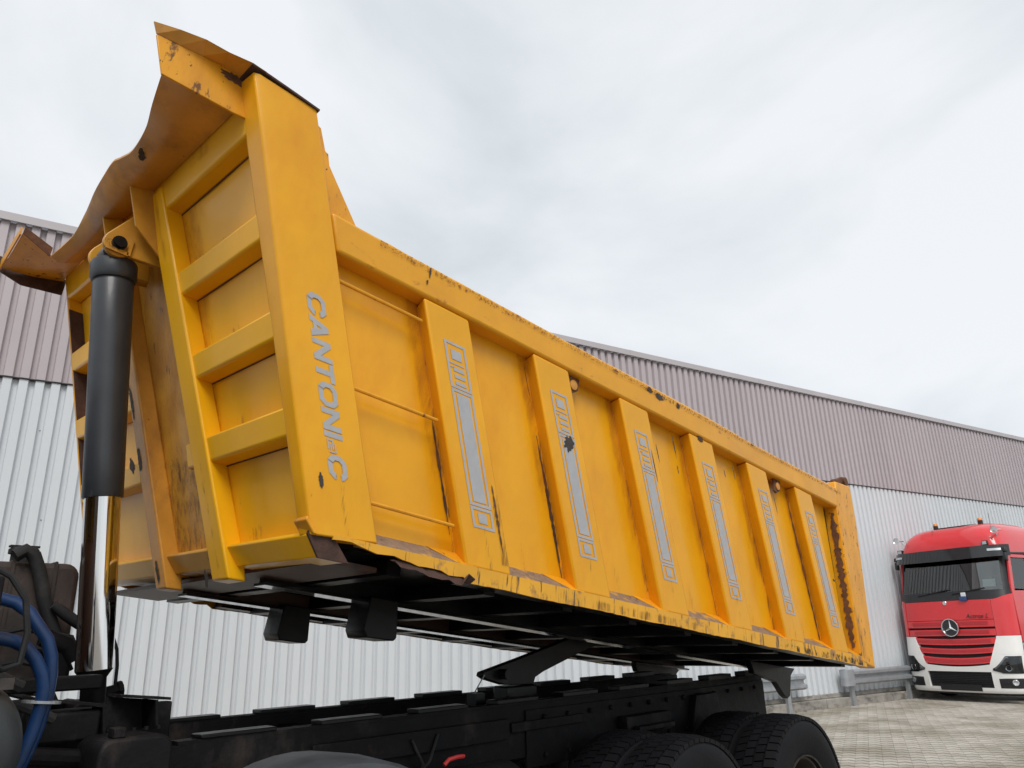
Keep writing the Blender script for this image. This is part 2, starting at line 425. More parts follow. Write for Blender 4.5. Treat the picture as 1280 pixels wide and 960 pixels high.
def pavers():
    c, s_ = math.cos(PV_AZ), math.sin(PV_AZ)
    vs = []; fs = []; tone = []; dirt = []
    rnd = random.Random(3)
    for i in range(-22, 130):
        for j in range(-70, 90):
            u0, v0 = 1.0+i*PL, j*PW-0.6
            x, y = u0*c-v0*s_, u0*s_+v0*c
            if not (-2.5 < x < 24 and -2.5 < y < 13): continue
            xw, yw = x*math.cos(-WALL_AZ)-y*math.sin(-WALL_AZ), x*math.sin(-WALL_AZ)+y*math.cos(-WALL_AZ)
            if yw > 10.98: continue
            dz = rnd.uniform(-0.0015, 0.0015); tn = rnd.random()
            def ring(gc, gr, z):
                a, b = gc, PW-gc
                out = []
                for (uu, vv) in ((gr, a), (PA+gr, PW/2), (gr, b), (PL-gr, b), (PL+PA-gr, PW/2), (PL-gr, a)):
                    U, V = u0+uu, v0+vv
                    out.append((U*c-V*s_, U*s_+V*c, z+dz))
                return out
            o = len(vs)
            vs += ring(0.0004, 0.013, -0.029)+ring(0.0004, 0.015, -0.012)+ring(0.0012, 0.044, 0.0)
            for k in range(6):
                k2 = (k+1) % 6
                fs.append((o+k, o+k2, o+6+k2, o+6+k)); fs.append((o+6+k, o+6+k2, o+12+k2, o+12+k))
            fs.append((o+12, o+13, o+16, o+17)); fs.append((o+13, o+14, o+15, o+16))
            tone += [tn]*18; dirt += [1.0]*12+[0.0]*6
    me = bpy.data.meshes.new('paver'); me.from_pydata(vs, [], fs)
    a = me.attributes.new('tone', 'FLOAT', 'POINT'); a.data.foreach_set('value', tone)
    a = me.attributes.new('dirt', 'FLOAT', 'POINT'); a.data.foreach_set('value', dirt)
    bm = bmesh.new(); bm.from_mesh(me); bmesh.ops.recalc_face_normals(bm, faces=bm.faces); bm.to_mesh(me); bm.free()
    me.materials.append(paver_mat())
    o = bpy.data.objects.new('paver', me); col.objects.link(o); o.parent = g
    tag(o, kind='stuff')
pavers()

# ------------------------------------------------------------------ warehouse (built in wall coordinates)
WY, ZB, ZT = 11.2, 5.01, 7.30
PITCH = 0.1815
wh = empty('warehouse', wallpt(0, WY, 0), WALL_AZ)
tag(wh, 'long warehouse clad in white ribbed sheet below and mauve ribbed sheet above', 'warehouse')
SHW = PITCH*6
def clad(name, z0, z1, m, yoff):
    pr = []
    for k in range(6):
        b = k*PITCH
        pr += [(b, 0.056), (b+0.052, 0.056), (b+0.068, 0.0), (b+PITCH-0.016, 0.0)]
    pr.append((6*PITCH, 0.056))
    vs = [(x, y+yoff, z) for z in (z0, z1) for (x, y) in pr]
    n = len(pr)
    fs = [(i, i+1, n+i+1, n+i) for i in range(n-1)]
    # folded rims so that the sheet has a real edge
    vs += [(x, y+yoff+0.003, z) for z in (z0, z1) for (x, y) in pr]
    fs += [(2*n+i, 3*n+i, 3*n+i+1, 2*n+i+1) for i in range(n-1)]
    fs += [(i, 2*n+i, 2*n+i+1, i+1) for i in range(n-1)]+[(n+i, n+i+1, 3*n+i+1, 3*n+i) for i in range(n-1)]
    mb = MB().add(vs, fs)
    return mb.mesh(name, m)
me_w = clad('cladding_sheet', 0.26, ZB-0.012, clad_w, 0.0)
me_b = clad('upper_cladding_sheet', ZB+0.004, ZT-0.10, clad_b, -0.022)
X0 = -9.2
NSH = 52
for i in range(NSH):
    for nm, me in (('cladding_sheet', me_w), ('upper_cladding_sheet', me_b)):
        o = bpy.data.objects.new(nm, me); col.objects.link(o); o.parent = wh
        o.location = (X0+i*SHW + 0.0, 0, 0)
XE = X0+NSH*SHW
# body of the building behind the sheets, closure strip under the upper sheets, ridge flashing
MB().box(X0+0.02, XE-0.02, 0.08, 24, 0.0, ZT-0.14).build('building_core', clad_w, wh)
MB().box(X0, XE, -0.018, 0.04, ZB-0.010, ZB+0.002).build('drip_strip', gapm, wh)
fl = []
k = 0
x = X0 - 0.6
while x < XE:
    x1 = x+4.0
    mb = MB().prism([(-0.075, ZT-0.115), (-0.075, ZT), (0.35, ZT+0.03), (0.35, ZT+0.02), (-0.060, ZT-0.012), (-0.060, ZT-0.115)],
                    lambda p, t: (t, p[0], p[1]), x+0.003, x1-0.003)
    mb.build('ridge_flashing', flash_m, wh)
    MB().box(x1-0.05, x1+0.05, -0.079, -0.0755, ZT-0.114, ZT+0.001).build('flashing_joint', flash_m, wh)
    x = x1
sm = MB()
for zz in (2.35, 3.2, 4.35):
    for i in range(-20, 260):
        if (i*7+int(zz*3)) % 3 == 0:
            xx = X0+(i+51)*PITCH+0.026
            if xx > XE-0.1: break
            sm.lathe([(0.009, 0), (0.009, 0.006)], (xx, 0.0555, zz), (0, -1, 0), n=6)
tag(sm.build('screw', screwm, wh), kind='stuff')
# concrete plinth blocks at the foot
x = X0
rnd = random.Random(5)
while x < XE:
    ln = 2.4
    MB().box(x+0.006, x+ln-0.006, -0.16, 0.06, -0.01, 0.17+rnd.uniform(-.004, .004)).build('plinth_block', conc, wh, bevel=0.012)
    MB().box(x+0.006, x+ln-0.006, -0.03, 0.055, 0.176, 0.258).build('plinth_cap', conc, wh, bevel=0.01)
    x += ln

# ------------------------------------------------------------------ guard rails
def guard_rail(x0, x1, posts, label, endcap):
    root = empty('guard_rail', wallpt(x0, 10.92, 0), WALL_AZ)
    tag(root, label, 'guard rail', 'guard rails along the warehouse')
    L_ = x1-x0
    pr = [(0.0, 0.0), (0.018, 0.0), (0.0, 0.0)]
    prof = [(0.055, 0.415), (0.020, 0.425), (-0.030, 0.455), (-0.030, 0.510), (0.045, 0.545), (0.045, 0.600), (-0.030, 0.635), (-0.030, 0.690), (0.020, 0.720), (0.055, 0.728)]
    grid = [[(t, y, z) for (y, z) in prof] for t in (0.0, L_)]
    MB().sheet(grid, (0, 0.004, 0)).build('rail_beam', galv, root)
    for q in (0.10, 0.30):
        for zz in (0.48, 0.665):
            MB().lathe([(0.014, 0), (0.014, 0.008), (0.006, 0.012)], ((q if endcap < 0 else L_-q), -0.030, zz), (0, -1, 0), n=8).build('bolt', galv, root)
    if endcap < 0:      # rounded bullnose terminal
        vs = []
        rows = []
        for k in range(9):
            a = -math.pi/2+math.pi*k/8
            rows.append([(-0.10-0.09*math.cos(a)*1.0 if True else 0, 0.06+0.10*math.sin(a), z) for z in (0.405, 0.57, 0.735)])
        rows = [[(0.10, -0.042, z) for z in (0.405, 0.57, 0.735)]]+rows+[[(0.10, 0.16, z) for z in (0.405, 0.57, 0.735)]]
        MB().sheet(rows, (0.004, 0.0, 0)).build('end_terminal', galv, root, smooth=True)
    for px in posts:
        mb = MB().box(px-x0-0.05, px-x0+0.05, 0.062, 0.070, -0.01, 0.70)
        mb.box(px-x0-0.05, px-x0-0.042, 0.0705, 0.13, -0.01, 0.70)
        mb.box(px-x0+0.042, px-x0+0.05, 0.0705, 0.13, -0.01, 0.70)
        mb.build('post', galv, root)
    return root
guard_rail(6.4, 14.05, (7.4, 9.5, 11.5, 13.55), 'galvanised guard rail ending just behind the big rear tyre', 1)
guard_rail(15.55, 17.98, (15.68, 17.80), 'galvanised guard rail with rounded end beside the red truck', -1)

# ------------------------------------------------------------------ tipper truck
ROOT = Vector((3.0, 3.72, 0.0))
tip = empty('tipper_truck', ROOT)
tag(tip, 'yellow rear tipper truck with raised dump body on a dirty black chassis', 'dump truck')
def cb(mb, name, m, parent=None, **kw):          # a part of the truck, given in world coordinates
    o = mb.build(name, m, parent or tip, **kw)
    if parent is None: o.location = -ROOT
    return o
K = 0.341
YN, YC = 2.477, 3.72
def my(y, side): return y if side > 0 else 2*YC-y
def rk(p, h): return p-K*h                        # raked position along the body at height h

# the body itself: floor and inner walls; everything welded to it is a sub-part
H0, H1 = 0.165, 1.44
mb = MB()
mb.box(-4.86, 0.02, 2.60, 4.84, 0.10, 0.16)
for s_ in (1, -1):
    ya, yb = my(2.580, s_), my(2.592, s_)
    mb.hexa([(rk(-4.86, .17), ya, .17), (0.02, ya, .17), (0.02, yb, .17), (rk(-4.86, .17), yb, .17),
             (rk(-4.86, 1.43), ya, 1.43), (0.10, ya, 1.43), (0.10, yb, 1.43), (rk(-4.86, 1.43), yb, 1.43)])
body = mb.build('dump_body', under, tip)
body.location = Vector((6.4, 0, 1.30))-ROOT
body.rotation_euler = (0, R(7.2), 0)
tag(body, 'raised yellow steel dump body with raked side pillars')
def bp(mb, name, m, **kw): return mb.build(name, m, body, **kw)

# side pillars (hat sections) on both sides
PS = [-4.19+0.735*i for i in range(6)]
PWD = 0.283
def pillar_mb(side):
    poly = [(0, 2.477), (PWD, 2.477), (PWD-0.03, 2.575), (0.032, 2.575)]
    return MB().prism(poly, lambda p, h: (rk(p[0], h), my(p[1], side), h), 0.108, 1.270)
for side in (1, -1):
    me = pillar_mb(side).mesh('side_pillar', paint, True)
    for p in PS:
        o = bpy.data.objects.new('side_pillar', me); col.objects.link(o); o.parent = body; o.location = (p, 0, 0); bev(o, 0.014, 3)
# side panels between the pillars, gently dented
rnd = random.Random(11)
edges = [-4.68]+PS+[-0.10]
def panel_grid(a, b, side, seed):
    r_ = random.Random(seed)
    ph = [(r_.uniform(0, 6), r_.uniform(2, 5), r_.uniform(2, 6), r_.uniform(.0006, .0020)) for _ in range(4)]
    g_ = []
    for i in range(13):
        row = []
        for j in range(15):
            h = 0.15+(1.285-0.15)*j/14
            ra = K if a < -0.6 else K
            sa = rk(a, h); sb = rk(b, h) if b < -0.2 else b-0.135*(h-0.1)
            s_ = sa+(sb-sa)*i/12
            d = sum(am*math.sin(p0+fx*s_*2+fz*h) for p0, fx, fz, am in ph)
            row.append((s_, my(2.567-d, side), h))
        g_.append(row)
    return g_
for side in (1, -1):
    for i in range(7):
        a = edges[i]+(PWD-0.035 if i > 0 else 0)
        b = edges[i+1]+(0.035 if i < 6 else 0)
        bp(MB().sheet(panel_grid(a, b, side, i*7+3), (0, 0.006*side, 0)), 'side_panel', paint, smooth=True)
# top rails, slightly wavy along the upper edge
for side in (1, -1):
    rows = []
    r_ = random.Random(21+side)
    n = 60
    for i in range(n+1):
        s_ = -5.10+(0.05+5.10)*i/n
        wv = 0.004*math.sin(s_*2.1+1)+r_.uniform(-.0015, .0015)
        dy = 0.003*math.sin(s_*3.3)
        sk = [(2.472+dy, 1.272), (2.472+dy, 1.444+wv), (2.60, 1.448+wv), (2.60, 1.272)]
        rows.append([(s_-K*(h-1.3) if i == 0 else s_, my(y, side), h) for y, h in sk])
    m_ = MB()
    vs = [p for r2 in rows for p in r2]
    fs = []
    for i in range(n):
        for k in range(4):
            fs.append((i*4+k, i*4+(k+1) % 4, (i+1)*4+(k+1) % 4, (i+1)*4+k))
    fs += [(0, 1, 2, 3), (n*4+3, n*4+2, n*4+1, n*4)]
    m_.add(vs, fs)
    bp(m_, 'top_rail', paint_rail, bevel=0.016, seg=3)
# sloped ledge and sill strip below the panels
for side in (1, -1):
    m_ = MB().prism([(2.580, .178), (2.574, .178), (2.476, .114), (2.476, .108), (2.580, .108)],
                    lambda p, t: (t, my(p[0], side), p[1]), -4.74, 0.0)
    bp(m_, 'ledge', grime)
    # strip with a corroded front end
    r_ = random.Random(5)
    top = []; bot = []
    n = 120
    for i in range(n+1):
        s_ = -4.90+4.93*i/n
        hb = 0.040+0.002*math.sin(s_*9)+r_.uniform(-.0015, .0015)
        if s_ < -4.24:
            t = (-4.24-s_)/0.66
            hb = 0.055+0.042*t+0.005*math.sin(s_*31)+r_.uniform(-.003, .004)
        top.append((s_, 0.1135)); bot.append((s_, min(hb, 0.106)))
    g_ = [[(a[0], my(2.471, side), a[1]), (b[0], my(2.471, side), b[1])] for a, b in zip(top, bot)]
    bp(MB().sheet(g_, (0, 0.010*side, 0)), 'sill_strip', paint_strip)
    # return flange under the strip and inner sill plate
    bp(MB().box(-4.2, 0.02, *sorted((my(2.4815, side), my(2.60, side))), 0.046, 0.058), 'sill_flange', under)
# painted upper side of the ledge beside each pillar front (less dirt where the pillar flank meets it)
for i in range(7):
    e = (PS+[-0.10])[i]
    m_ = MB()
    sa, sb = e-0.20, e+0.02
    pts = [(sa, 2.566, .1795), (sb, 2.566, .1795), (sb, 2.474, .1165), (sa+0.12, 2.474, .1165)]
    m_.sheet([[pts[0], pts[3]], [pts[1], pts[2]]], (0, 0.0, -0.003))
    bp(m_, 'ledge_gusset', paint_worn)

# rear corner posts with latch ears
for side in (1, -1):
    poly = [(-0.06, .075), (0.19, .040), (0.17, 1.2), (0.125, 1.53), (-0.18, 1.50), (-0.20, 1.27)]
    bp(MB().prism(poly, lambda p, t: (p[0], my(t, side), p[1]), 2.468, 2.60), 'rear_post', paint_worn, bevel=0.012)
    mb = MB().prism([(0.0, 1.50), (0.15, 1.52), (0.17, 1.575), (0.12, 1.615), (0.04, 1.60), (-0.06, 1.555), (-0.14, 1.53), (-0.14, 1.51)],
                    lambda p, t: (p[0], my(t, side), p[1]), 2.50, 2.53)
    mb.lathe([(0.040, -0.03), (0.040, 0.09)], (0.085, my(2.51, side), 1.565), (0, 1, 0), n=14)
    bp(mb, 'latch_ear', rust, bevel=0.004)
bp(MB().hexa([(0.03, 2.605, .06), (0.07, 2.605, .06), (0.07, 4.835, .06), (0.03, 4.835, .06), (-0.02, 2.605, 1.40), (0.02, 2.605, 1.40), (0.02, 4.835, 1.40), (-0.02, 4.835, 1.40)]),
   'tailgate', paint_worn, bevel=0.01)

# front corner posts
def front_post(side):
    lv = [(0.098, 2.556), (0.5, 2.565), (0.9, 2.576), (1.34, 2.594), (1.62, 2.600), (1.89, 2.590)]
    rows = []
    for h, yi in lv:
        if side < 0: yi = 2.525
        sec = [(-4.665, 2.474), (-4.935, 2.474), (-4.958, 2.486), (-4.966, yi-0.01), (-4.960, yi), (-4.86, yi), (-4.665, 2.575)]
        rows.append([(rk(p, h), my(y, side), h+(0.0 if h > .2 else (0.02 if p > -4.7 else 0))) for p, y in sec])
    n = len(rows[0]); vs = [p for r_ in rows for p in r_]
    fs = []
    for i in range(len(rows)-1):
        for k in range(n):
            fs.append((i*n+k, i*n+(k+1) % n, (i+1)*n+(k+1) % n, (i+1)*n+k))
    fs += [tuple(range(n)), tuple((len(rows)-1)*n+k for k in range(n))]
    return MB().add(vs, fs)
bp(MB().prism([(FPX, 0) for FPX in ()] or [(-4.9625, .12), (-4.883, .12), (-4.883, 1.66), (-4.9625, 1.66)], lambda p, t: (rk(p[0], p[1]), t, p[1]), 4.905, 4.915), 'post_flank', dark_rust_shade)
for side in (1, -1):
    bp(front_post(side), 'front_post', paint, bevel=0.006)
    # rusty cap plate along the top edge
    g_ = [[(s_, my(y, side), h) for y in (2.464, 2.59)] for s_, h in ((-5.62, 1.909), (-5.52, 1.905), (-5.42, 1.900), (-5.300, 1.892))]
    bp(MB().sheet(g_, (0, 0, -0.009)), 'cap_plate', dark_rust_shade)
    # wedge plate behind the post
    bp(MB().prism([(-5.30, 1.850), (-5.262, 1.834), (-5.222, 1.735), (-5.205, 1.727), (-5.190, 1.675), (-5.014, 1.455), (-5.18, 1.44)],
                  lambda p, t: (p[0], my(t, side), p[1]), 2.500, 2.512), 'wedge_plate', paint_worn)
# ladder rungs between front post and first pillar
for h in (1.160, 0.720, 0.275):
    a = rk(-4.67, h); b = a+0.455
    bp(MB().tube([(a-0.02, 2.505, h+0.002), (b, 2.500, h-0.002), (b+0.008, 2.50, h-0.002)], 0.0085, n=8), 'rung', paint_worn, smooth=True)

# front wall
FP = -4.964
def fr(y, h, d=0.0): return (rk(FP+d, h), y, h)
def sl_(y): return 0.026*(y-2.6)
# panels between the ribs
hs = [0.10, 0.457, 0.827, 1.225, 1.668]
def front_panel(y0, y1, h0, h1, m, seed):
    r_ = random.Random(seed); ph = [(r_.uniform(0, 6), r_.uniform(2, 6), r_.uniform(2, 6), r_.uniform(.0006, .0018)) for _ in range(3)]
    g_ = []
    for i in range(9):
        row = []
        for j in range(9):
            y = y0+(y1-y0)*i/8; h = h0+(h1-h0)*j/8
            d = sum(am*math.sin(p0+fx*y*2+fz*h) for p0, fx, fz, am in ph)
            row.append(fr(y, h+sl_(y), 0.080+d))
        g_.append(row)
    bp(MB().sheet(g_, (0.006, 0, 0)), 'front_panel', m, smooth=True)
for i in range(4):
    for (y0, y1) in ((2.545, 3.50), (3.98, 4.93)):
        front_panel(y0, y1, hs[i]-0.01, hs[i+1]+0.03, paint_front, i*3+int(y0))
front_panel(3.35, 4.10, 0.05, 1.78, stained_post, 77)     # back of the cylinder channel
def frib(name, y0, y1, h0, h1, m, d0=0.0, bevel=0.012):
    vs = []
    for (h, d) in ((h0, d0), (h0, 0.082), (h1, 0.082), (h1, d0)):
        for y in (y0, y1):
            vs.append(fr(y, h+sl_(y), d))
    o = [vs[0], vs[1], vs[3], vs[2], vs[6], vs[7], vs[5], vs[4]]
    bp(MB().hexa(o), name, m, bevel=bevel, seg=3)
for (h0, h1) in ((0.457, 0.567), (0.827, 0.939), (1.225, 1.335)):
    frib('front_rib', 2.55, 3.45, h0, h1, paint_front)
    frib('front_rib', 4.0, 4.93, h0, h1, paint_front)
frib('front_top_rail', 2.55, 4.93, 1.668, 1.815, paint_front, bevel=0.014)
# two upright posts that form the cylinder channel
def vpost(yl, slope, wd, m, foot):
    rows = []
    for h in (-0.015, 0.10, 0.6, 1.2, 1.80):
        y1 = yl+slope*h; y0 = y1-wd
        pr = -0.012
        rows.append([fr(y0, h, pr), fr(y1, h, pr), fr(y1, h, 0.083 if h > 0.05 else foot), fr(y0, h, 0.083 if h > 0.05 else foot)])
    vs = [p for r_ in rows for p in r_]; fs = []
    for i in range(len(rows)-1):
        for k in range(4): fs.append((i*4+k, i*4+(k+1) % 4, (i+1)*4+(k+1) % 4, (i+1)*4+k))
    fs += [(0, 1, 2, 3), (16, 17, 18, 19)]
    bp(MB().add(vs, fs), 'channel_post', m, bevel=0.010, seg=3)
vpost(3.288, 0.160, 0.155, paint_front, 0.07)
vpost(3.905, 0.150, 0.125, stained, 0.07)
# front sill: narrow ledge and sloped face below the panels
for (y0, y1, m_) in ((2.50, 3.16, paint_front), (3.27, 3.80, stained_post), (3.90, 4.94, paint_front)):
    mbx = MB().prism([(-4.87, .135), (-4.955, .112), (-4.962, .100), (-4.930, .028), (-4.80, .028)],
                     lambda p, t: (rk(p[0], p[1]), t, p[1]+sl_(t)), y0, y1)
    bp(mbx, 'front_sill', m_, bevel=0.004)
bp(MB().prism([(-4.968, .160), (-4.978, .145), (-4.952, .100), (-4.935, .100)], lambda p, t: (rk(p[0], p[1]), t, p[1]), 2.468, 2.56), 'corner_tab', paint_worn, bevel=0.004)

# canopy over the front wall: bent, crushed sheet with two beaks
edge = [(2.60, -5.895, 1.775), (2.70, -5.876, 1.808), (2.90, -5.836, 1.812), (3.10, -5.792, 1.828), (3.30, -5.776, 1.822), (3.42, -5.79, 1.832), (3.50, -5.803, 1.842),
        (3.65, -5.797, 1.838), (3.80, -5.785, 1.842), (4.0, -5.758, 1.852), (4.10, -5.746, 1.854), (4.30, -5.73, 1.834), (4.45, -5.742, 1.815), (4.58, -5.758, 1.795)]
def canopy(pts, name, m):
    g_ = []
    for (y, se, he) in pts:
        row = []
        hb = 1.795+sl_(y)
        sb_ = rk(FP-0.004, hb)
        for t in (0, .12, .3, .5, .68, .82, .92, 1.0):
            bulge = -(0.012+0.034*min(1, max(0, (y-2.8)/0.5)))*math.sin(math.pi*t**1.2)*(1+0.25*math.sin(y*5.3))
            crush = 0.005*math.sin(y*9+2)*t*t
            row.append((sb_+(se-sb_)*t, y, hb+(he-hb)*t+bulge+crush))
        g_.append(row)
    bp(MB().sheet(g_, (0, 0, 0.012)), name, m, smooth=True)
def refine(pts, n=6):
    out = []
    P_ = [pts[0]]+pts+[pts[-1]]
    for i in range(1, len(P_)-2):
        for k in range(n):
            t = k/n
            out.append(tuple(0.5*(2*b+(c-a)*t+(2*a-5*b+4*c-d)*t*t+(3*b-a-3*c+d)*t**3) for a, b, c, d in zip(*P_[i-1:i+3])))
    out.append(pts[-1]); return out
canopy(refine(edge), 'canopy', stained)
r_ = random.Random(2)
tear = []
for k in range(22):
    a = 2*math.pi*k/22; q = r_.uniform(0.45, 1.1)
    tear.append((-5.735+0.030*q*math.cos(a)+0.02*math.sin(a), 3.255+0.055*q*math.sin(a), 1.792))
bp(MB().add(tear, [tuple(range(22))]), 'canopy_tear', bare)
# far end of the canopy reaches further forward
g_ = [[(-5.60, 4.585, 1.845), (-5.60, 4.78, 1.85), (-5.60, 4.975, 1.85)], [(-5.765, 4.585, 1.79), (-5.765, 4.78, 1.80), (-5.765, 4.975, 1.81)],
      [(-5.93, 4.53, 1.835), (-5.925, 4.74, 1.80), (-5.92, 4.955, 1.785)]]
bp(MB().sheet(g_, (0, 0, 0.012)), 'canopy_end', paint_worn, smooth=True)
bp(MB().sheet([[(-5.765, 4.58, 1.79), (-5.765, 4.575, 1.845)], [(-5.93, 4.525, 1.835), (-5.93, 4.52, 1.875)]], (0, 0.008, 0)), 'canopy_flange', rust)
bp(MB().sheet([[(-5.934, 4.53, 1.825), (-5.940, 4.53, 1.872)], [(-5.924, 4.955, 1.772), (-5.932, 4.955, 1.832)]], (-0.008, 0, 0)), 'canopy_flange', paint_worn)
bp(MB().prism([(-6.02, 1.805), (-5.95, 1.865), (-5.58, 1.87), (-5.58, 1.765), (-5.80, 1.735), (-5.94, 1.775)], lambda p, t: (p[0], t, p[1]), 4.978, 4.990),
   'beak_plate', dark_rust_shade)  # dark colour paints in the shade on this far plate
# near beak
bk = [(-5.958, 1.873), (-5.899, 1.712), (-5.614, 1.725), (-5.535, 1.735), (-5.560, 1.895), (-5.66, 1.915), (-5.692, 1.918)]
bp(MB().prism(bk, lambda p, t: (p[0], t, p[1]), 2.580, 2.592), 'beak_plate', paint_worn, bevel=0.003)
bp(MB().sheet([[(-5.958, 2.578, 1.873), (-5.981, 2.570, 1.912)], [(-5.87, 2.578, 1.885), (-5.89, 2.545, 1.926)], [(-5.78, 2.578, 1.90), (-5.797, 2.520, 1.932)], [(-5.69, 2.578, 1.915), (-5.71, 2.49, 1.912)], [(-5.62, 2.578, 1.905), (-5.625, 2.462, 1.906)], [(-5.56, 2.578, 1.895), (-5.56, 2.458, 1.902)]], (0, 0.010, 0.004)),
   'beak_lip', stained)

# cylinder bracket: gusset plates and clevis
bp(MB().prism([(-5.700, 1.83), (-5.700, 1.80), (-5.619, 1.594), (-5.475, 1.484), (-5.40, 1.50), (-5.50, 1.83)], lambda p, t: (p[0], t, p[1]), 3.52, 3.532), 'gusset', stained_post)
bp(MB().prism([(-5.700, 1.84), (-5.700, 1.80), (-5.619, 1.594), (-5.475, 1.484), (-5.40, 1.50), (-5.50, 1.84)], lambda p, t: (p[0], t, p[1]), 3.905, 3.917), 'gusset', stained_post)
def clevis_poly():
    c = (-5.650, 1.506); r_ = 0.068
    pts = []
    for k in range(13):
        a = R(150+k*14)
        pts.append((c[0]+r_*math.cos(a), c[1]+r_*math.sin(a)))
    return pts+[(-5.42, 1.475), (-5.46, 1.72), (-5.60, 1.72)]
for y in (3.595, 3.800):
    bp(MB().prism(clevis_poly(), lambda p, t: (p[0], t, p[1]), y, y+0.028), 'clevis_plate', stained_post, bevel=0.004)
mbx = MB().lathe([(0.034, 0), (0.034, 0.28)], (-5.65, 3.575, 1.506), (0, 1, 0), n=20)
mbx.lathe([(0.028, 0), (0.028, 0.012)], (-5.65, 3.564, 1.506), (0, 1, 0), n=20)
bp(mbx, 'pin', under, smooth=True)
bp(MB().box(-5.70, -5.60, 3.582, 3.594, 1.455, 1.475).box(-5.606, -5.590, 3.582, 3.594, 1.46, 1.55), 'pin_keeper', stained_post)

# decals
def stripe_mesh():
    m_ = MB()
    t0, t1, w0, w1 = 1.110, 0.287, 0.084, 0.216
    TT = 0.0085
    def q(u0, u1, v0, v1, sk=0.0):     # u across 0..1 , v down 0..1
        pts = []
        for (u, v) in ((u0, v0), (u1, v0+sk), (u1, v1+sk), (u0, v1)):
            h = t0+(t1-t0)*v
            pts.append((rk(w0+(w1-w0)*u, h), 2.4750, h))
        m_.add(pts, [(0, 1, 2, 3)])
    a = 0.10; b = 0.0145
    def frame(v0, v1):
        q(0, a, v0, v1); q(1-a, 1, v0, v1); q(a, 1-a, v0, v0+b); q(a, 1-a, v1-b, v1)
    frame(0, .262); frame(.268, .885); frame(.891, 1.0)
    q(.26, .74, .042, .098)
    q(a, .8, .118, .126); q(.26, .76, .142, .165); q(.26, .76, .182, .203); q(.26, .76, .220, .240)
    q(a, .3, .142, .148)
    q(.20, .80, .292, .862)
    q(.30, .70, .918, .972)
    return m_.mesh('stripe_decal', decal)
me = stripe_mesh()
for p in PS:
    o = bpy.data.objects.new('stripe_decal', me); col.objects.link(o); o.parent = body; o.location = (p, 0, 0)
# lettering CANTONI-C, reading downwards; letters drawn in (a along the line, b = 0 foot .. 1 cap) cells
def ring(ax0, ax1, t, c, gap=None):
    """rounded box ring as quads; gap = (b0, b1) opening on the right side"""
    pts_o = [(ax0+c, 0), (ax1-c, 0), (ax1, c), (ax1, 1-c), (ax1-c, 1), (ax0+c, 1), (ax0, 1-c), (ax0, c)]
    i0, i1 = ax0+t, ax1-t; ci = c*0.55
    pts_i = [(i0+ci, t), (i1-ci, t), (i1, t+ci), (i1, 1-t-ci), (i1-ci, 1-t), (i0+ci, 1-t), (i0, 1-t-ci), (i0, t+ci)]
    qs = []
    for k in range(8):
        k2 = (k+1) % 8
        if gap and k == 2:
            qs.append([pts_o[2], (ax1, gap[0]), (i1, gap[0]), pts_i[2]])
            qs.append([(ax1, gap[1]), pts_o[3], pts_i[3], (i1, gap[1])])
            continue
        qs.append([pts_o[k], pts_o[k2], pts_i[k2], pts_i[k]])
    return qs
T = 0.245
def glyph(ch):
    if ch == 'C': return ring(0, 1.18, T, 0.26, (0.36, 0.64)), 1.18
    if ch == 'O': return ring(0, 1.22, T, 0.26), 1.22
    if ch == 'A':
        return [[(0, 0), (.32, 0), (.70, 1), (.42, 1)], [(.70, 1), (.42, 1), (.80, .0), (1.14, 0)][::-1], [(.30, .16), (.86, .16), (.80, .36), (.38, .36)]], 1.14
    if ch == 'N':
        return [[(0, 0), (.27, 0), (.27, 1), (0, 1)], [(.27, 1), (.27, .62), (.83, 0), (.83, .38)], [(.83, 0), (1.10, 0), (1.10, 1), (.83, 1)]], 1.10
    if ch == 'T': return [[(.34, 0), (.62, 0), (.62, .76), (.34, .76)], [(0, .76), (.96, .76), (.96, 1), (0, 1)]], 0.96
    if ch == 'I': return [[(0, 0), (.27, 0), (.27, 1), (0, 1)]], 0.27
    if ch == '-':
        return [[(.02, .10), (.10, .10), (.10, .42), (.02, .42)], [(.10, .10), (.52, .10), (.52, .17), (.10, .17)], [(.24, .24), (.62, .24), (.62, .30), (.24, .30)],
                [(.10, .36), (.52, .36), (.52, .42), (.10, .42)], [(.62, .16), (.68, .16), (.68, .50), (.62, .50)], [(.20, .48), (.66, .48), (.66, .54), (.20, .54)]], 0.70
line = [('C', 0), ('A', .04), ('N', .07), ('T', .06), ('O', .06), ('N', .10), ('I', .08), ('-', .08), ('C', .08)]
total = sum(glyph(c)[1]+sp for c, sp in line)
LETH = 0.084; AD = 0.715/(total*LETH)
pen = 0.0
for c, sp in line:
    qs, wd = glyph(c)
    pen += sp
    m_ = MB()
    for iq, qd in enumerate(qs):
        pts = []
        for (a, b) in qd:
            h = 1.036-(pen+a)*LETH*AD
            pts.append((rk(-4.846+b*LETH, h), 2.4722-0.0003*iq, h))
        m_.add(pts, [(0, 1, 2, 3)])
    pen += wd
    bp(m_, 'letter', decal)

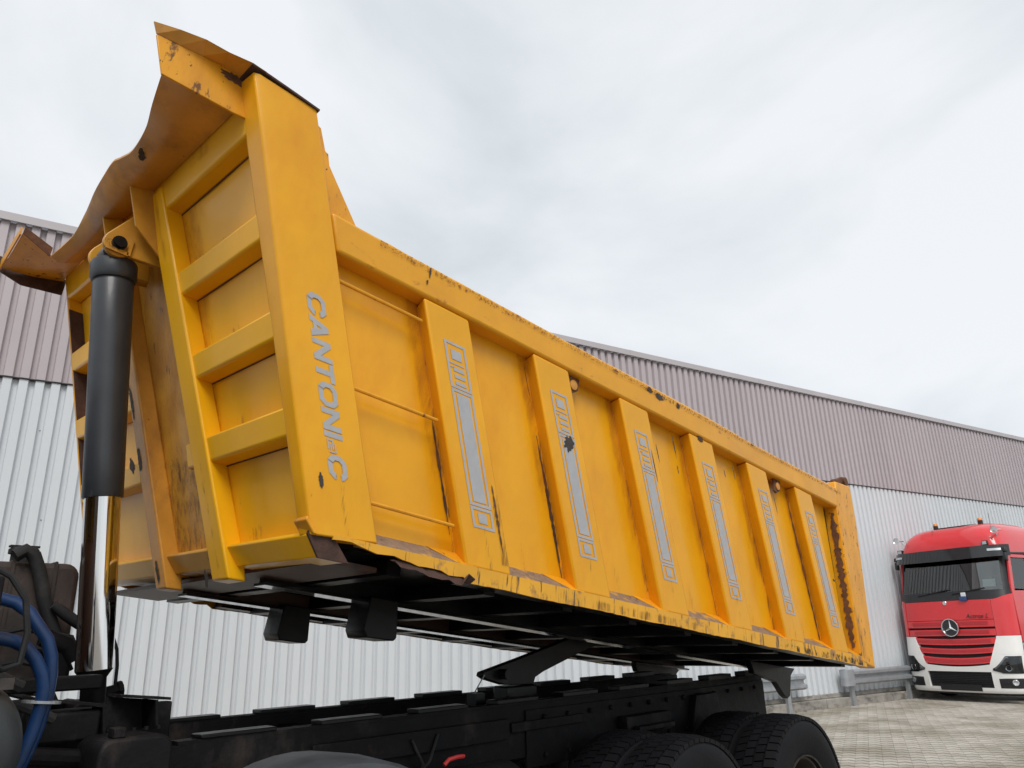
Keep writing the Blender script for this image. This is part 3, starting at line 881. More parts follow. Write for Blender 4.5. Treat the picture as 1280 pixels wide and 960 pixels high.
# scars, chips and rust on the paint (each a shape of its own)
def blob(s_, h, rx, rz, y, m, seed, name='paint_scar', lean=0.0):
    r_ = random.Random(seed); n = 30; pts = []
    for k in range(n):
        a = 2*math.pi*k/n; q = r_.uniform(0.66, 1.12)
        dx, dz = rx*q*math.cos(a), rz*q*math.sin(a)
        pts.append((s_+dx-lean*dz, y, h+dz))
    bp(MB().add([(s_, y, h)]+pts, [(0, 1+k, 1+(k+1) % n) for k in range(n)]), name, m)
blob(-3.585, 0.852, 0.042, 0.048, 2.4742, bare, 1)
for i, (s_, h, rx, rz) in enumerate([(-2.86, 1.412, .030, .018), (-2.76, 1.400, .045, .024), (-2.55, 1.405, .024, .022), (-4.61, 1.40, .006, .030), (-4.62, 1.345, .006, .014),
                                     (-3.2, 1.415, .03, .005), (-1.6, 1.415, .02, .006)]):
    blob(s_, h, rx, rz, 2.4672, bare, 30+i)
for i, (s_, h, rx, rz, y) in enumerate([(-4.99, .300, .012, .030, 2.4715), (-2.78, 1.03, .006, .06, 2.4745), (-2.60, 1.12, .007, .075, 2.4745), (-2.565, .98, .006, .03, 2.4745), (-2.81, .93, .004, .10, 2.4745),
                                        (-2.0, 1.10, .006, .03, 2.4745), (-1.88, 1.14, .006, .05, 2.4745), (-1.30, 1.05, .006, .08, 2.4745), (-0.42, .64, .02, .012, 2.4745)]):
    blob(s_, h, rx, rz, y, bare, 60+i, lean=0.34)
def streak(p, y, h0, h1, w0, seed, m=rust, kk=K):
    r_ = random.Random(seed); n = 26; g_ = []
    for i in range(n+1):
        h = h0+(h1-h0)*i/n
        env = math.sin(math.pi*min(1, max(0.02, i/n)))**0.5
        a = w0*env*r_.uniform(0.25, 1.0)
        g_.append([(p-kk*h-a*0.5, y, h), (p-kk*h+a*0.5, y, h)])
    vs = [v for r2 in g_ for v in r2]
    bp(MB().add(vs, [(2*i, 2*i+1, 2*i+3, 2*i+2) for i in range(n)]), 'rust_streak', m)
streak(PS[0]+0.012, 2.5630, 0.25, 0.75, 0.022, 4, dark_rust_shade)
streak(PS[1]+0.008, 2.5630, 0.15, 1.25, 0.018, 5)
streak(PS[1]+0.012, 2.5628, 0.25, 0.75, 0.035, 6, dark_rust_shade)
streak(PS[5]+0.004, 2.5630, 0.12, 1.24, 0.045, 7)
streak(PS[4]+0.004, 2.5630, 0.12, 0.60, 0.030, 8, rust)
streak(PS[0]+0.245, 2.4745, 0.20, 0.50, 0.020, 10, rust)

# rust band on the flank of the rear post
r_ = random.Random(9); g_ = []
for i in range(61):
    h = 0.17+1.06*i/60; env = min(1.0, 0.35+2.2*math.sin(math.pi*i/60))
    yc_, hw = 2.520+r_.uniform(-.006, .006), 0.033*env*r_.uniform(0.35, 1.0)
    s_ = -0.0645-0.117*(h-0.075)-0.004
    g_.append([(s_, yc_-hw, h), (s_, yc_+hw, h)])
bp(MB().add([v for r2 in g_ for v in r2], [(2*i, 2*i+1, 2*i+3, 2*i+2) for i in range(60)]), 'rust_streak', rust)
def fblob(y, h, ry, rh, d, m, seed):
    r_ = random.Random(seed); n = 26; pts = []
    for k in range(n):
        a = 2*math.pi*k/n; q = r_.uniform(0.6, 1.1)
        hh = h+rh*q*math.sin(a); pts.append(fr(y+0.15*(hh-h)+ry*q*math.cos(a), hh, d))
    bp(MB().add(pts, [tuple(range(n))]), 'paint_scar', m)
for i, (y, h, ry, rh, d) in enumerate([(4.005, 0.90, .018, .11, -0.0145), (3.965, 0.60, .024, .07, -0.0145), (4.10, 0.60, .035, .045, -0.002), (3.86, 0.06, .020, .06, -0.0145), (3.36, 0.0, .02, .05, -0.002)]):
    fblob(y, h, ry, rh, d, bare, 200+i)
blob(-5.64, 1.885, .060, .022, 2.5785, rust, 301, 'rust_patch')
def film(f, u0, u1, v0, v1, m, nu=8, nv=14, fu=(1, 1), fv=(1, 1)):
    """f(u, v) -> point; fu / fv say at which borders the film fades out"""
    vs = []; fa = []; fs = []
    for i in range(nu+1):
        for j in range(nv+1):
            a, b = i/nu, j/nv
            vs.append(f(u0+(u1-u0)*a, v0+(v1-v0)*b))
            w_ = 1.0
            if fu[0]: w_ *= min(1, a*2.0)
            if fu[1]: w_ *= min(1, (1-a)*2.0)
            if fv[0]: w_ *= min(1, b*2.5)
            if fv[1]: w_ *= min(1, (1-b)*2.5)
            fa.append(w_)
    for i in range(nu):
        for j in range(nv):
            q = i*(nv+1)+j; fs.append((q, q+1, q+nv+2, q+nv+1))
    me = bpy.data.meshes.new('tint_grime_film'); me.from_pydata(vs, [], fs); me.materials.append(m)
    at = me.attributes.new('film', 'FLOAT', 'POINT'); at.data.foreach_set('value', fa)
    o = bpy.data.objects.new('tint_grime_film', me); col.objects.link(o); o.parent = body
    return o
SP = lambda y: (lambda p, h: (rk(p, h), y, h))
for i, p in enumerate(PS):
    film(SP(2.5585), p-0.10, p+0.030, 0.17, 1.27, film_orange, fu=(1, 0), fv=(1, 0))         # orange-brown film, stronger towards the pillar flank
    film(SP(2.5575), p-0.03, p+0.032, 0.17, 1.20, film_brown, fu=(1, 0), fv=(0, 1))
    film(SP(2.4735), p+0.03, p+PWD-0.015, 0.115, 0.42, film_scratch, fu=(1, 1), fv=(0, 1))
    film(SP(2.5580), p+PWD-0.02, p+PWD+0.40, 0.17, 0.38, film_scratch, fu=(1, 1), fv=(0, 1))
film(SP(2.5575), -0.15, -0.055, 0.2, 1.25, film_orange, fu=(1, 0), fv=(1, 0))
film(SP(2.4738), PS[0]+0.19, PS[0]+PWD-0.012, 0.15, 0.62, film_brown, fu=(1, 0), fv=(0, 1))
film(SP(2.4705), -4.92, -4.68, 0.12, 0.45, film_scratch, fu=(1, 1), fv=(0, 1))
SR = lambda y: (lambda p, h: (p, y, h))
film(SR(2.4655), -4.9, -0.1, 1.375, 1.428, film_speck, nu=60, nv=6, fu=(0, 0), fv=(1, 0))
film(SR(2.4650), -4.55, -3.6, 1.36, 1.428, film_brown, nu=20, nv=6, fu=(1, 1), fv=(1, 0))
film(SR(2.4650), -3.2, -2.2, 1.38, 1.428, film_dark, nu=20, nv=6, fu=(1, 1), fv=(1, 0))
film(SR(2.4652), -2.0, -0.3, 1.38, 1.428, film_brown, nu=20, nv=6, fu=(1, 1), fv=(1, 0))
film(SR(2.4700), -2.4, -0.05, 0.045, 0.112, film_dark, nu=30, nv=6, fu=(1, 0), fv=(0, 1))
film(SR(2.4700), -4.3, -2.4, 0.045, 0.112, film_brown, nu=30, nv=6, fu=(1, 0), fv=(0, 1))
film(lambda p, h: (p-0.117*h, 2.4665, h), -0.04, 0.10, 0.10, 0.70, film_brown, fu=(0, 1), fv=(0, 1))
FF = lambda d: (lambda y, h: fr(y, h, d))
for (h0, h1) in ((0.12, 0.46), (0.58, 0.84), (0.95, 1.24), (1.35, 1.68)):
    film(FF(0.0735), 3.05, 3.45, h0, h1, film_orange, fu=(1, 0), fv=(0, 0))
    film(FF(0.0730), 2.60, 3.40, h0, h0+0.12, film_brown, fu=(1, 1), fv=(0, 1))
film(FF(0.0725), 3.40, 3.95, 0.12, 1.75, film_orange, fu=(0, 0), fv=(1, 0))
film(FF(0.0720), 3.40, 3.95, 0.12, 0.9, film_brown, fu=(0, 0), fv=(0, 1))
film(lambda y, h: fr(y+0.16*h, h, -0.0135), 3.135, 3.285, 0.0, 0.8, film_brown, fu=(1, 1), fv=(0, 1))
film(lambda y, h: fr(y+0.16*h, h, -0.0135), 3.135, 3.285, 1.3, 1.79, film_orange, fu=(1, 1), fv=(1, 0))
film(lambda y, h: (rk(FP-0.0015, h+sl_(y)), y, h+sl_(y)), 2.6, 3.4, 1.70, 1.81, film_orange, nu=14, fu=(1, 1), fv=(1, 0))
# weld beads
for (h0, h1) in ((0.457, 0.567), (0.827, 0.939), (1.225, 1.335), (1.668, 1.8)):
    pts = [fr(y, h0+sl_(y)-0.001, 0.077) for y in (2.58, 2.9, 3.2, 3.45)]
    bp(MB().tube(pts, 0.0032, n=6), 'weld_bead', rust)
for p in PS:
    pts = [(rk(p+0.030, h), 2.566, h) for h in (0.18, 0.5, 0.9, 1.26)]
    bp(MB().tube(pts, 0.0045, n=6), 'weld_bead', paint_worn)
bp(MB().prism([(-4.87, .140), (-4.957, .116), (-4.966, .100), (-4.934, .022), (-4.80, .022)], lambda p, t: (rk(p[0], p[1]), t, p[1]), 2.488, 2.4995), 'sill_end', dark_rust_shade)

# lifting lugs under the rail
for p in (-3.52, -1.16):
    mbx = MB().prism([(p-0.055, 1.27), (p+0.05, 1.27), (p+0.04, 1.20), (p-0.02, 1.165), (p-0.055, 1.18)], lambda q_, t: (q_[0], t, q_[1]), 2.515, 2.53)
    bp(mbx, 'lug', rust)
    bp(MB().lathe([(0.030, 0), (0.030, 0.006), (0.014, 0.010)], (p-0.002, 2.514, 1.222), (0, -1, 0), n=14), 'lug_eye', stained, smooth=True)
blob(-2.29, 1.262, .035, .022, 2.4735, dark_rust_shade, 91)

# underside: two long beams, cross members, guide brackets, hinge plates, peeled flap
for y in (3.28, 4.12):
    m_ = MB().box(-4.75, 0.0, y, y+0.012, 0.0125, 0.099)
    bp(m_, 'long_beam', brownbeam if y > 4 else under)
    bp(MB().box(-4.75, 0.0, y-0.05, y+0.06, 0.0, 0.0122), 'beam_flange', blackg)
for i in range(9):
    s_ = -4.55+i*0.55
    bp(MB().box(s_, s_+0.07, 2.60, 4.84, 0.030, 0.0985), 'cross_member', under)
for y in (3.22, 4.06):
    pts = [(-4.19, .029), (-4.02, .029), (-4.005, -.15), (-4.02, -.166), (-4.185, -.166), (-4.205, -.13)]
    bp(MB().prism(pts, lambda p, t: (p[0], t, p[1]), y-0.01, y+0.16), 'guide_bracket', under, bevel=0.006)
bp(MB().box(-4.86, -4.60, 2.60, 4.84, 0.030, 0.050), 'front_underplate', brownbeam)
for y in (3.1, 4.22):
    bp(MB().prism([(-0.65, 0.03), (0.1, 0.03), (0.02, -0.03), (-0.02, -0.19), (-0.07, -0.215), (-0.13, -0.19), (-0.25, -0.10), (-0.6, -0.06)],
                  lambda p, t: (p[0], t, p[1]), y, y+0.05), 'hinge_plate', under, bevel=0.005)
g_ = []
r_ = random.Random(8)
for i in range(12):
    s_ = -4.62+0.40*i/11
    dn = 0.02+0.035*(i/11)
    g_.append([(s_, 2.485, 0.070+r_.uniform(-.006, .006)), (s_+0.01, 2.468, 0.070-dn*0.6+r_.uniform(-.008, .008)), (s_+0.02, 2.44, 0.066-dn+r_.uniform(-.008, .008)+0.05*(i > 9))])
bp(MB().sheet(g_, (0, 0.004, 0.004)), 'peeled_flap', dark_rust_shade)

# hydraulic cylinder
TOPP = Vector((1.004, 3.71, 3.50)); BOT = Vector((1.176, 3.71, 1.56))
AX = (BOT-TOPP).normalized(); CL = (BOT-TOPP).length
def onax(t): return TOPP+AX*t
mb = MB().lathe([(0.085, 0.045), (0.100, 0.052), (0.105, 0.065), (0.105, 0.135), (0.098, 0.150), (0.0895, 0.152), (0.0895, 0.160), (0.092, 0.165), (0.090, 0.40), (0.086, 1.02), (0.0865, 1.03), (0.0855, 1.205), (0.083, 1.212), (0.07, 1.212)], TOPP, AX, n=48)
cyl = cb(mb, 'hydraulic_cylinder', sleeve, smooth=True)
tag(cyl, 'dark front tipping cylinder with polished chrome rod')
MB().lathe([(0.076, 1.205), (0.0745, CL-0.04), (0.0745, CL)], TOPP, AX, n=48).build('chrome_rod', chrome, cyl, smooth=True)
MB().lathe([(0.062, 0), (0.062, 0.10)], TOPP+Vector((-0.005, -0.05, -0.02)), (0, 1, 0), n=20).build('eye', sleeve, cyl, smooth=True)
MB().box(TOPP.x-0.05, TOPP.x+0.04, 3.675, 3.745, TOPP.z-0.09, TOPP.z-0.01).build('eye_block', sleeve, cyl)
mb = MB().lathe([(0.0745, CL+0.0005), (0.050, CL+0.035), (0.050, CL+0.13), (0.07, CL+0.14), (0.07, CL+0.20)], TOPP, AX, n=32)
mb.build('rod_foot', chassis_m, cyl, smooth=True)

# chassis: rails with stepped sub-frame pads, cross members
for (y0, off) in ((3.30, 0.0), (4.13, 0.13)):
    m_ = MB()
    m_.box(-1.6, 6.28, y0, y0+0.010, 0.99, 1.266)
    m_.box(-1.6, 6.28, y0+0.0105, y0+0.085, 0.99, 1.000)
    m_.box(-1.6, 6.28, y0+0.0105, y0+0.085, 1.256, 1.266)
    cb(m_, 'frame_rail', chassis_m)
    x_ = 1.49+off
    while x_ < 6.1:
        cb(MB().box(x_, x_+0.34, y0-0.003, y0+0.095, 1.2812, 1.298+0.004*(x_-1.5)), 'subframe_pad', under, bevel=0.004)
        x_ += 0.565
    cb(MB().box(1.40, 6.2, y0+0.004, y0+0.09, 1.2662, 1.281), 'wear_strip', chassis_m)
for x_ in (1.45, 2.3, 3.2, 4.0, 4.9, 5.7, 6.2):
    cb(MB().box(x_, x_+0.08, 3.386, 4.129, 1.03, 1.22), 'frame_cross_member', chassis_m, bevel=0.004)
# reinforcement plate with bolts on the rear half
cb(MB().box(3.4, 6.27, 3.286, 3.2995, 0.93, 1.235), 'fish_plate', chassis_m, bevel=0.003)
for i in range(26):
    x_ = 3.55+(i % 13)*0.213; z_ = 1.19 if i < 13 else 0.985
    cb(MB().lathe([(0.016, 0), (0.016, 0.014), (0.008, 0.022)], (x_, 3.2858, z_), (0, -1, 0), n=6), 'bolt', chassis_m)
cb(MB().box(2.0, 3.25, 3.270, 3.2995, 1.10, 1.205).box(3.26, 3.9, 3.262, 3.2855, 1.13, 1.18), 'rail_doubler', chassis_m, bevel=0.004)
cb(MB().box(4.25, 4.75, 3.20, 3.2855, 1.02, 1.13).box(4.30, 4.70, 3.14, 3.199, 1.04, 1.07), 'spring_hanger', chassis_m, bevel=0.006)
cb(MB().prism([(5.05, 0.96), (5.5, 0.96), (5.42, 1.20), (5.14, 1.20)], lambda p, t: (p[0], t, p[1]), 3.23, 3.2855), 'bogie_bracket', chassis_m, bevel=0.006)
cb(MB().tube([(2.55, 3.262, 1.17), (2.62, 3.255, 1.05), (2.60, 3.255, 1.02), (2.66, 3.255, 1.06), (2.72, 3.262, 1.18)], 0.008, n=8), 'cable_loop', rubber, smooth=True)
# leaf springs and axles
for y in (3.155, 4.21):
    for k in range(6):
        pts = []
        for i in range(11):
            x_ = 3.85+(5.2-3.85)*i/10
            q = (x_-4.52)/0.68*(1-0.07*k)
            pts.append((4.52+0.68*q*1.0, 0.90-0.02*k-0.22*(q*q)*0.35))
        g_ = [[(a, y, b), (a, y+0.09, b)] for a, b in pts]
        cb(MB().sheet(g_, (0, 0, -0.016)), 'leaf_spring', chassis_m)
for x_ in (3.95, 5.22, 1.62, -0.15):
    cb(MB().tube([(x_, 2.85, 0.55), (x_, 4.6, 0.55)], 0.075 if x_ > 3 else 0.05, n=14), 'axle', chassis_m, smooth=True)
# body prop arm standing on the frame
arm = [(3.30, 1.405), (3.262, 1.425), (3.270, 1.447), (3.60, 1.515), (3.90, 1.580), (4.15, 1.64), (4.60, 1.66), (4.60, 1.60), (4.26, 1.550), (3.80, 1.425), (3.72, 1.395), (3.70, 1.355), (3.45, 1.365)]
cb(MB().prism(arm, lambda p, t: (p[0], t, p[1]), 3.50, 3.56), 'prop_arm', under, bevel=0.004)
cb(MB().box(3.44, 3.70, 3.47, 3.60, 1.270, 1.356), 'prop_foot', under, bevel=0.01)
cb(MB().lathe([(0.03, 0), (0.03, 0.19)], (3.42, 3.44, 1.428), (0, 1, 0), n=14), 'prop_pin', under, smooth=True)
cb(MB().tube([(3.20, 3.5, 1.30), (3.20, 3.5, 1.345), (3.275, 3.50, 1.43)], 0.004, n=6), 'return_spring', galv)
cb(MB().box(3.17, 3.24, 3.46, 3.54, 1.20, 1.335), 'spring_anchor', under)

# wheels
def tyre_mb(r=0.55, wd=0.30, blocks=60):
    m_ = MB()
    h = wd/2
    prof = [(0.285, -h+0.035), (0.33, -h+0.012), (0.42, -h), (0.48, -h+0.004), (r-0.045, -h+0.018), (r-0.022, -h+0.04), (r-0.018, 0), (r-0.022, h-0.04), (r-0.045, h-0.018), (0.48, h-0.004), (0.42, h), (0.33, h-0.012), (0.285, h-0.035)]
    m_.lathe(prof, (0, 0, 0), (0, 1, 0), n=64, closed=True)
    for row, (ya, yb, ph) in enumerate(((-h+0.012, -0.075, 0.0), (-0.062, -0.006, 0.45), (0.006, 0.062, 0.0), (0.075, h-0.012, 0.45))):
        for k in range(blocks):
            a0 = 2*math.pi*(k+ph)/blocks; a1 = a0+2*math.pi/blocks*0.84
            sk = 0.018
            vs = []
            for rr in (r-0.040 if row in (0, 3) else r-0.025, r-0.006):
                for (a, y) in ((a0, ya), (a1, ya), (a1+sk, yb), (a0+sk, yb)):
                    r2 = rr-(0.012 if (rr == r-0.006 and ((row == 0 and y == ya) or (row == 3 and y == yb))) else 0)
                    vs.append((r2*math.cos(a), y, r2*math.sin(a)))
            m_.hexa(vs)
    return m_
tyre_me = tyre_mb().mesh('tyre', tread_m, True)
rim_mb = MB().lathe([(0.290, -0.13), (0.300, -0.135), (0.300, -0.115), (0.275, -0.10), (0.262, -0.05), (0.255, 0.10), (0.20, 0.125), (0.12, 0.115), (0.11, 0.05), (0.0, 0.05)], (0, 0, 0), (0, 1, 0), n=40, cap0=False)
for k in range(10):
    a = 2*math.pi*k/10
    rim_mb.lathe([(0.016, 0), (0.016, -0.03), (0.008, -0.035)], (0.165*math.cos(a), 0.08, 0.165*math.sin(a)), (0, 1, 0), n=6)
rim_me = rim_mb.mesh('rim', rimm, True)
hub_me = MB().lathe([(0.10, 0.04), (0.105, -0.06), (0.09, -0.10), (0.04, -0.11)], (0, 0, 0), (0, 1, 0), n=24).mesh('wheel', chassis_m, True)
def wheel(x_, y, side, dual):
    hub = bpy.data.objects.new('wheel', hub_me); col.objects.link(hub); hub.parent = tip
    hub.location = Vector((x_, y, 0.55))-ROOT
    hub.rotation_euler = (0, random.uniform(0, 1), math.pi if side < 0 else 0)
    for i in range(2 if dual else 1):
        t_ = bpy.data.objects.new('tyre', tyre_me); col.objects.link(t_); t_.parent = hub; t_.location = (0, 0.345*i, 0); t_.rotation_euler = (0, 0.7*i, 0)
        r_ = bpy.data.objects.new('rim', rim_me); col.objects.link(r_); r_.parent = hub; r_.location = (0, 0.345*i, 0)
for x_ in (3.95, 5.22):
    wheel(x_, 2.635, 1, True); wheel(x_, 2*YC-2.635, -1, True)
for x_ in (1.62, -0.15):
    wheel(x_, 2.66, 1, False); wheel(x_, 2*YC-2.66, -1, False)
# fender arch over the second front wheel
for side in (1, -1):
    g_ = []
    for i in range(25):
        a = R(8+164*i/24)
        row = []
        for (y, dr) in ((2.468, -0.045), (2.474, -0.012), (2.50, 0.0), (2.66, 0.008), (2.86, 0.0), (2.90, -0.02)):
            rr = 0.66+dr
            row.append((1.66-rr*1.03*math.cos(a), my(y, side), 0.588+rr*math.sin(a)))
        g_.append(row)
    cb(MB().sheet(g_, (0, 0, -0.006)), 'fender', fenderm, smooth=True)
cb(MB().tube([(2.54, 3.0, 1.08), (2.57, 3.0, 1.10), (2.62, 3.0, 1.105), (2.68, 3.02, 1.10)], 0.010, n=8), 'red_cable', redhose, smooth=True)
cb(MB().lathe([(0.0, 0), (0.025, 0.008), (0.04, 0.03), (0.04, 0.05)], (2.22, 2.95, 1.125), (0, 0, -1), n=16), 'valve_cap', galv, smooth=True)
# side box and air tanks between the axles
cb(MB().box(2.45, 3.05, 2.75, 3.20, 0.55, 0.98), 'battery_box', chassis_m, bevel=0.02)
cb(MB().lathe([(0.03, 0), (0.11, 0.02), (0.13, 0.06), (0.13, 0.54), (0.11, 0.58), (0.03, 0.60)], (2.45, 3.05, 0.92), (1, 0, 0), n=24), 'air_cylinder', chassis_m, smooth=True)

# cluster behind the cab: oil tank, cradle, bracket, hoses, air tank
def rbox(x0, x1, y0, y1, z0, z1, r_, n=5):
    pts = []
    for (cx, cz, a0) in ((x1-r_, z1-r_, 0), (x0+r_, z1-r_, 90), (x0+r_, z0+r_, 180), (x1-r_, z0+r_, 270)):
        for k in range(n+1):
            a = R(a0+90*k/n); pts.append((cx+r_*math.cos(a), cz+r_*math.sin(a)))
    return MB().prism(pts, lambda p, t: (p[0], t, p[1]), y0, y1)
tank = cb(rbox(0.20, 1.145, 3.98, 4.62, 1.46, 2.025, 0.06), 'oil_tank', tankm, bevel=0.025, seg=3)
for x_ in (0.86, 1.03):
    rbox(x_, x_+0.014, 3.974, 4.626, 1.455, 2.031, 0.006, 2).build('strap', tankm, tank)
MB().lathe([(0.05, 0), (0.05, 0.05), (0.062, 0.052), (0.062, 0.072), (0.05, 0.082)], (0.93, 4.12, 2.02), (0, 0, 1), n=24).build('filler_cap', rubber, tank, smooth=True)
MB().box(0.87, 0.99, 4.10, 4.14, 2.101, 2.110).build('cap_grip', rubber, tank)
cb(MB().tube([(0.86, 3.95, 2.045), (0.90, 3.95, 2.072), (0.935, 3.95, 2.05), (0.962, 3.95, 1.99), (1.003, 3.95, 1.86), (1.053, 3.95, 1.74), (1.095, 3.95, 1.66), (1.10, 3.95, 1.50)], 0.030, n=10), 'suction_hose', rubber, smooth=True)
cb(MB().tube([(1.03, 3.9, 1.835), (1.085, 3.9, 1.795), (1.15, 3.9, 1.75)], [0.020, 0.026, 0.024], n=10), 'hose_fitting', rubber, smooth=True)
cb(MB().tube([(1.00, 3.88, 1.70), (1.10, 3.88, 1.66), (1.14, 3.88, 1.60)], 0.04, n=10), 'pump_elbow', chassis_m, smooth=True)
cb(MB().box(1.02, 1.13, 3.86, 4.02, 1.50, 1.66), 'pump', chassis_m, bevel=0.02)
cb(MB().tube([(1.278, 3.85, 1.70), (1.305, 3.85, 1.64), (1.316, 3.85, 1.57), (1.318, 3.85, 1.47)], 0.008, n=8), 'breather_pipe', rubber, smooth=True)
cb(MB().lathe([(0.025, 0), (0.025, 0.06), (0.035, 0.06), (0.035, 0.08)], (1.27, 3.85, 1.455), (1, 0, 0.2), n=10), 'pipe_union', chassis_m)
# cradle for the cylinder foot
for y in (3.40, 3.96):
    cb(MB().box(0.85, 1.40, y, y+0.06, 1.267, 1.43), 'cradle_plate', chassis_m, bevel=0.006)
cb(MB().box(0.95, 1.36, 3.461, 3.959, 1.267, 1.33), 'cradle_base', chassis_m, bevel=0.006)
cb(MB().tube([(1.185, 3.38, 1.40), (1.185, 4.04, 1.40)], 0.035, n=14), 'cradle_pin', chassis_m, smooth=True)
cb(MB().box(0.70, 1.15, 3.50, 3.62, 1.49, 1.545), 'tank_bearer', chassis_m, bevel=0.008)
# bent plate bracket and guard box
cb(MB().sheet([[(1.12, 3.20, 1.480), (1.12, 3.34, 1.480)], [(1.262, 3.20, 1.4625), (1.262, 3.34, 1.4625)], [(1.31, 3.20, 1.457), (1.31, 3.34, 1.457)]], (0, 0, -0.010)), 'bracket_flange', chassis_m)
cb(MB().sheet([[(1.262, 3.202, 1.451), (1.262, 3.34, 1.451)], [(1.275, 3.202, 1.345), (1.275, 3.34, 1.345)]], (-0.010, 0, 0)), 'bracket_web', chassis_m)
cb(MB().sheet([[(1.12, 3.338, 1.468), (1.262, 3.338, 1.450)], [(1.11, 3.338, 1.30), (1.27, 3.338, 1.30)]], (0, 0.010, 0)), 'bracket_back', chassis_m)
cb(MB().sheet([[(0.82, 3.18, 1.492), (0.82, 3.30, 1.492)], [(1.075, 3.18, 1.450), (1.075, 3.30, 1.450)]], (0, 0, -0.010)), 'step_plate', chassis_m)
cb(MB().sheet([[(1.066, 3.18, 1.439), (1.066, 3.30, 1.439)], [(1.078, 3.18, 1.35), (1.078, 3.30, 1.35)]], (-0.010, 0, 0)), 'step_web', chassis_m)
cb(MB().box(0.84, 1.06, 3.19, 3.29, 1.33, 1.435), 'valve_block', chassis_m, bevel=0.012)
for i in range(5):
    cb(MB().lathe([(0.009, 0), (0.009, 0.012)], (1.09+i*0.045, 3.19, 1.349), (0, 0, 1), n=6), 'bolt', chassis_m)
cb(rbox(0.985, 1.235, 2.95, 3.19, 1.05, 1.352, 0.05), 'guard_box', chassis_m, bevel=0.012)
cb(MB().box(1.03, 1.07, 2.96, 3.02, 1.352, 1.385), 'box_lug', chassis_m, bevel=0.004)
at_ = cb(MB().lathe([(0.0, 0.0), (0.08, 0.006), (0.15, 0.028), (0.19, 0.06), (0.205, 0.10), (0.207, 0.105), (0.207, 0.70)], (0.475, 2.56, 1.385), (0, 1, 0), n=40), 'air_tank', airtankm, smooth=True)
MB().lathe([(0.210, 0), (0.210, 0.03)], (0.475, 2.70, 1.385), (0, 1, 0), n=40).build('clamp_band', rimm, at_)
MB().box(0.585, 0.62, 2.60, 2.63, 1.545, 1.575).build('band_lug', rimm, at_)
cb(MB().tube([(0.55, 2.95, 1.80), (0.622, 2.95, 1.809), (0.669, 2.95, 1.797), (0.708, 2.93, 1.765), (0.735, 2.92, 1.725), (0.765, 2.90, 1.68), (0.783, 2.9, 1.63), (0.791, 2.9, 1.574), (0.790, 2.9, 1.507), (0.778, 2.9, 1.419), (0.760, 2.9, 1.349), (0.735, 2.9, 1.29), (0.70, 2.9, 1.22)], 0.020, n=12), 'blue_hose', bluehose, smooth=True)
cb(MB().tube([(0.58, 2.86, 1.69), (0.631, 2.85, 1.683), (0.660, 2.85, 1.676), (0.690, 2.85, 1.660), (0.726, 2.85, 1.622), (0.752, 2.85, 1.576), (0.763, 2.85, 1.535), (0.765, 2.86, 1.475), (0.755, 2.87, 1.40), (0.735, 2.87, 1.33), (0.705, 2.88, 1.26)], 0.020, n=12), 'blue_hose', bluehose, smooth=True)
cb(MB().lathe([(0.056, 0), (0.056, 0.008)], (0.772, 2.885, 1.487), (0.1, 0, 1), n=20), 'hose_tie', galv)
cb(MB().tube([(0.55, 2.80, 1.90), (0.61, 2.80, 1.868), (0.66, 2.80, 1.80), (0.68, 2.80, 1.70), (0.672, 2.80, 1.61), (0.63, 2.80, 1.595), (0.58, 2.80, 1.62)], 0.010, n=8), 'air_line', rubber, smooth=True)
cb(MB().tube([(0.60, 3.05, 1.60), (0.66, 3.05, 1.575), (0.71, 3.05, 1.55), (0.75, 3.05, 1.53)], 0.022, n=8), 'air_line', rubber, smooth=True)
cb(MB().tube([(0.58, 3.10, 1.50), (0.66, 3.10, 1.47), (0.76, 3.10, 1.475), (0.88, 3.12, 1.42)], 0.018, n=8), 'air_line', rubber, smooth=True)
cb(MB().box(0.50, 0.575, 2.70, 2.76, 1.48, 1.86), 'cab_strut', chassis_m, bevel=0.008)
cb(MB().box(0.30, 1.0, 3.26, 3.30, 1.16, 1.30).tube([(0.75, 3.15, 1.32), (1.0, 3.15, 1.28)], 0.03), 'pipe_tray', chassis_m)
cb(MB().box(0.45, 1.00, 4.62, 4.68, 1.25, 1.95), 'tank_guard', chassis_m, bevel=0.01)
for i in range(6):
    z_ = 1.40+0.065*i
    cb(MB().tube([(0.62+0.02*i, 3.84, z_), (0.80, 3.86, z_+0.03*math.sin(i*2)), (0.92, 3.87, z_+0.01), (1.02+0.02*i, 3.88, z_-0.03), (1.06+0.02*i, 3.90, z_-0.10)], 0.012, n=7), 'hydraulic_pipe', rubber, smooth=True)

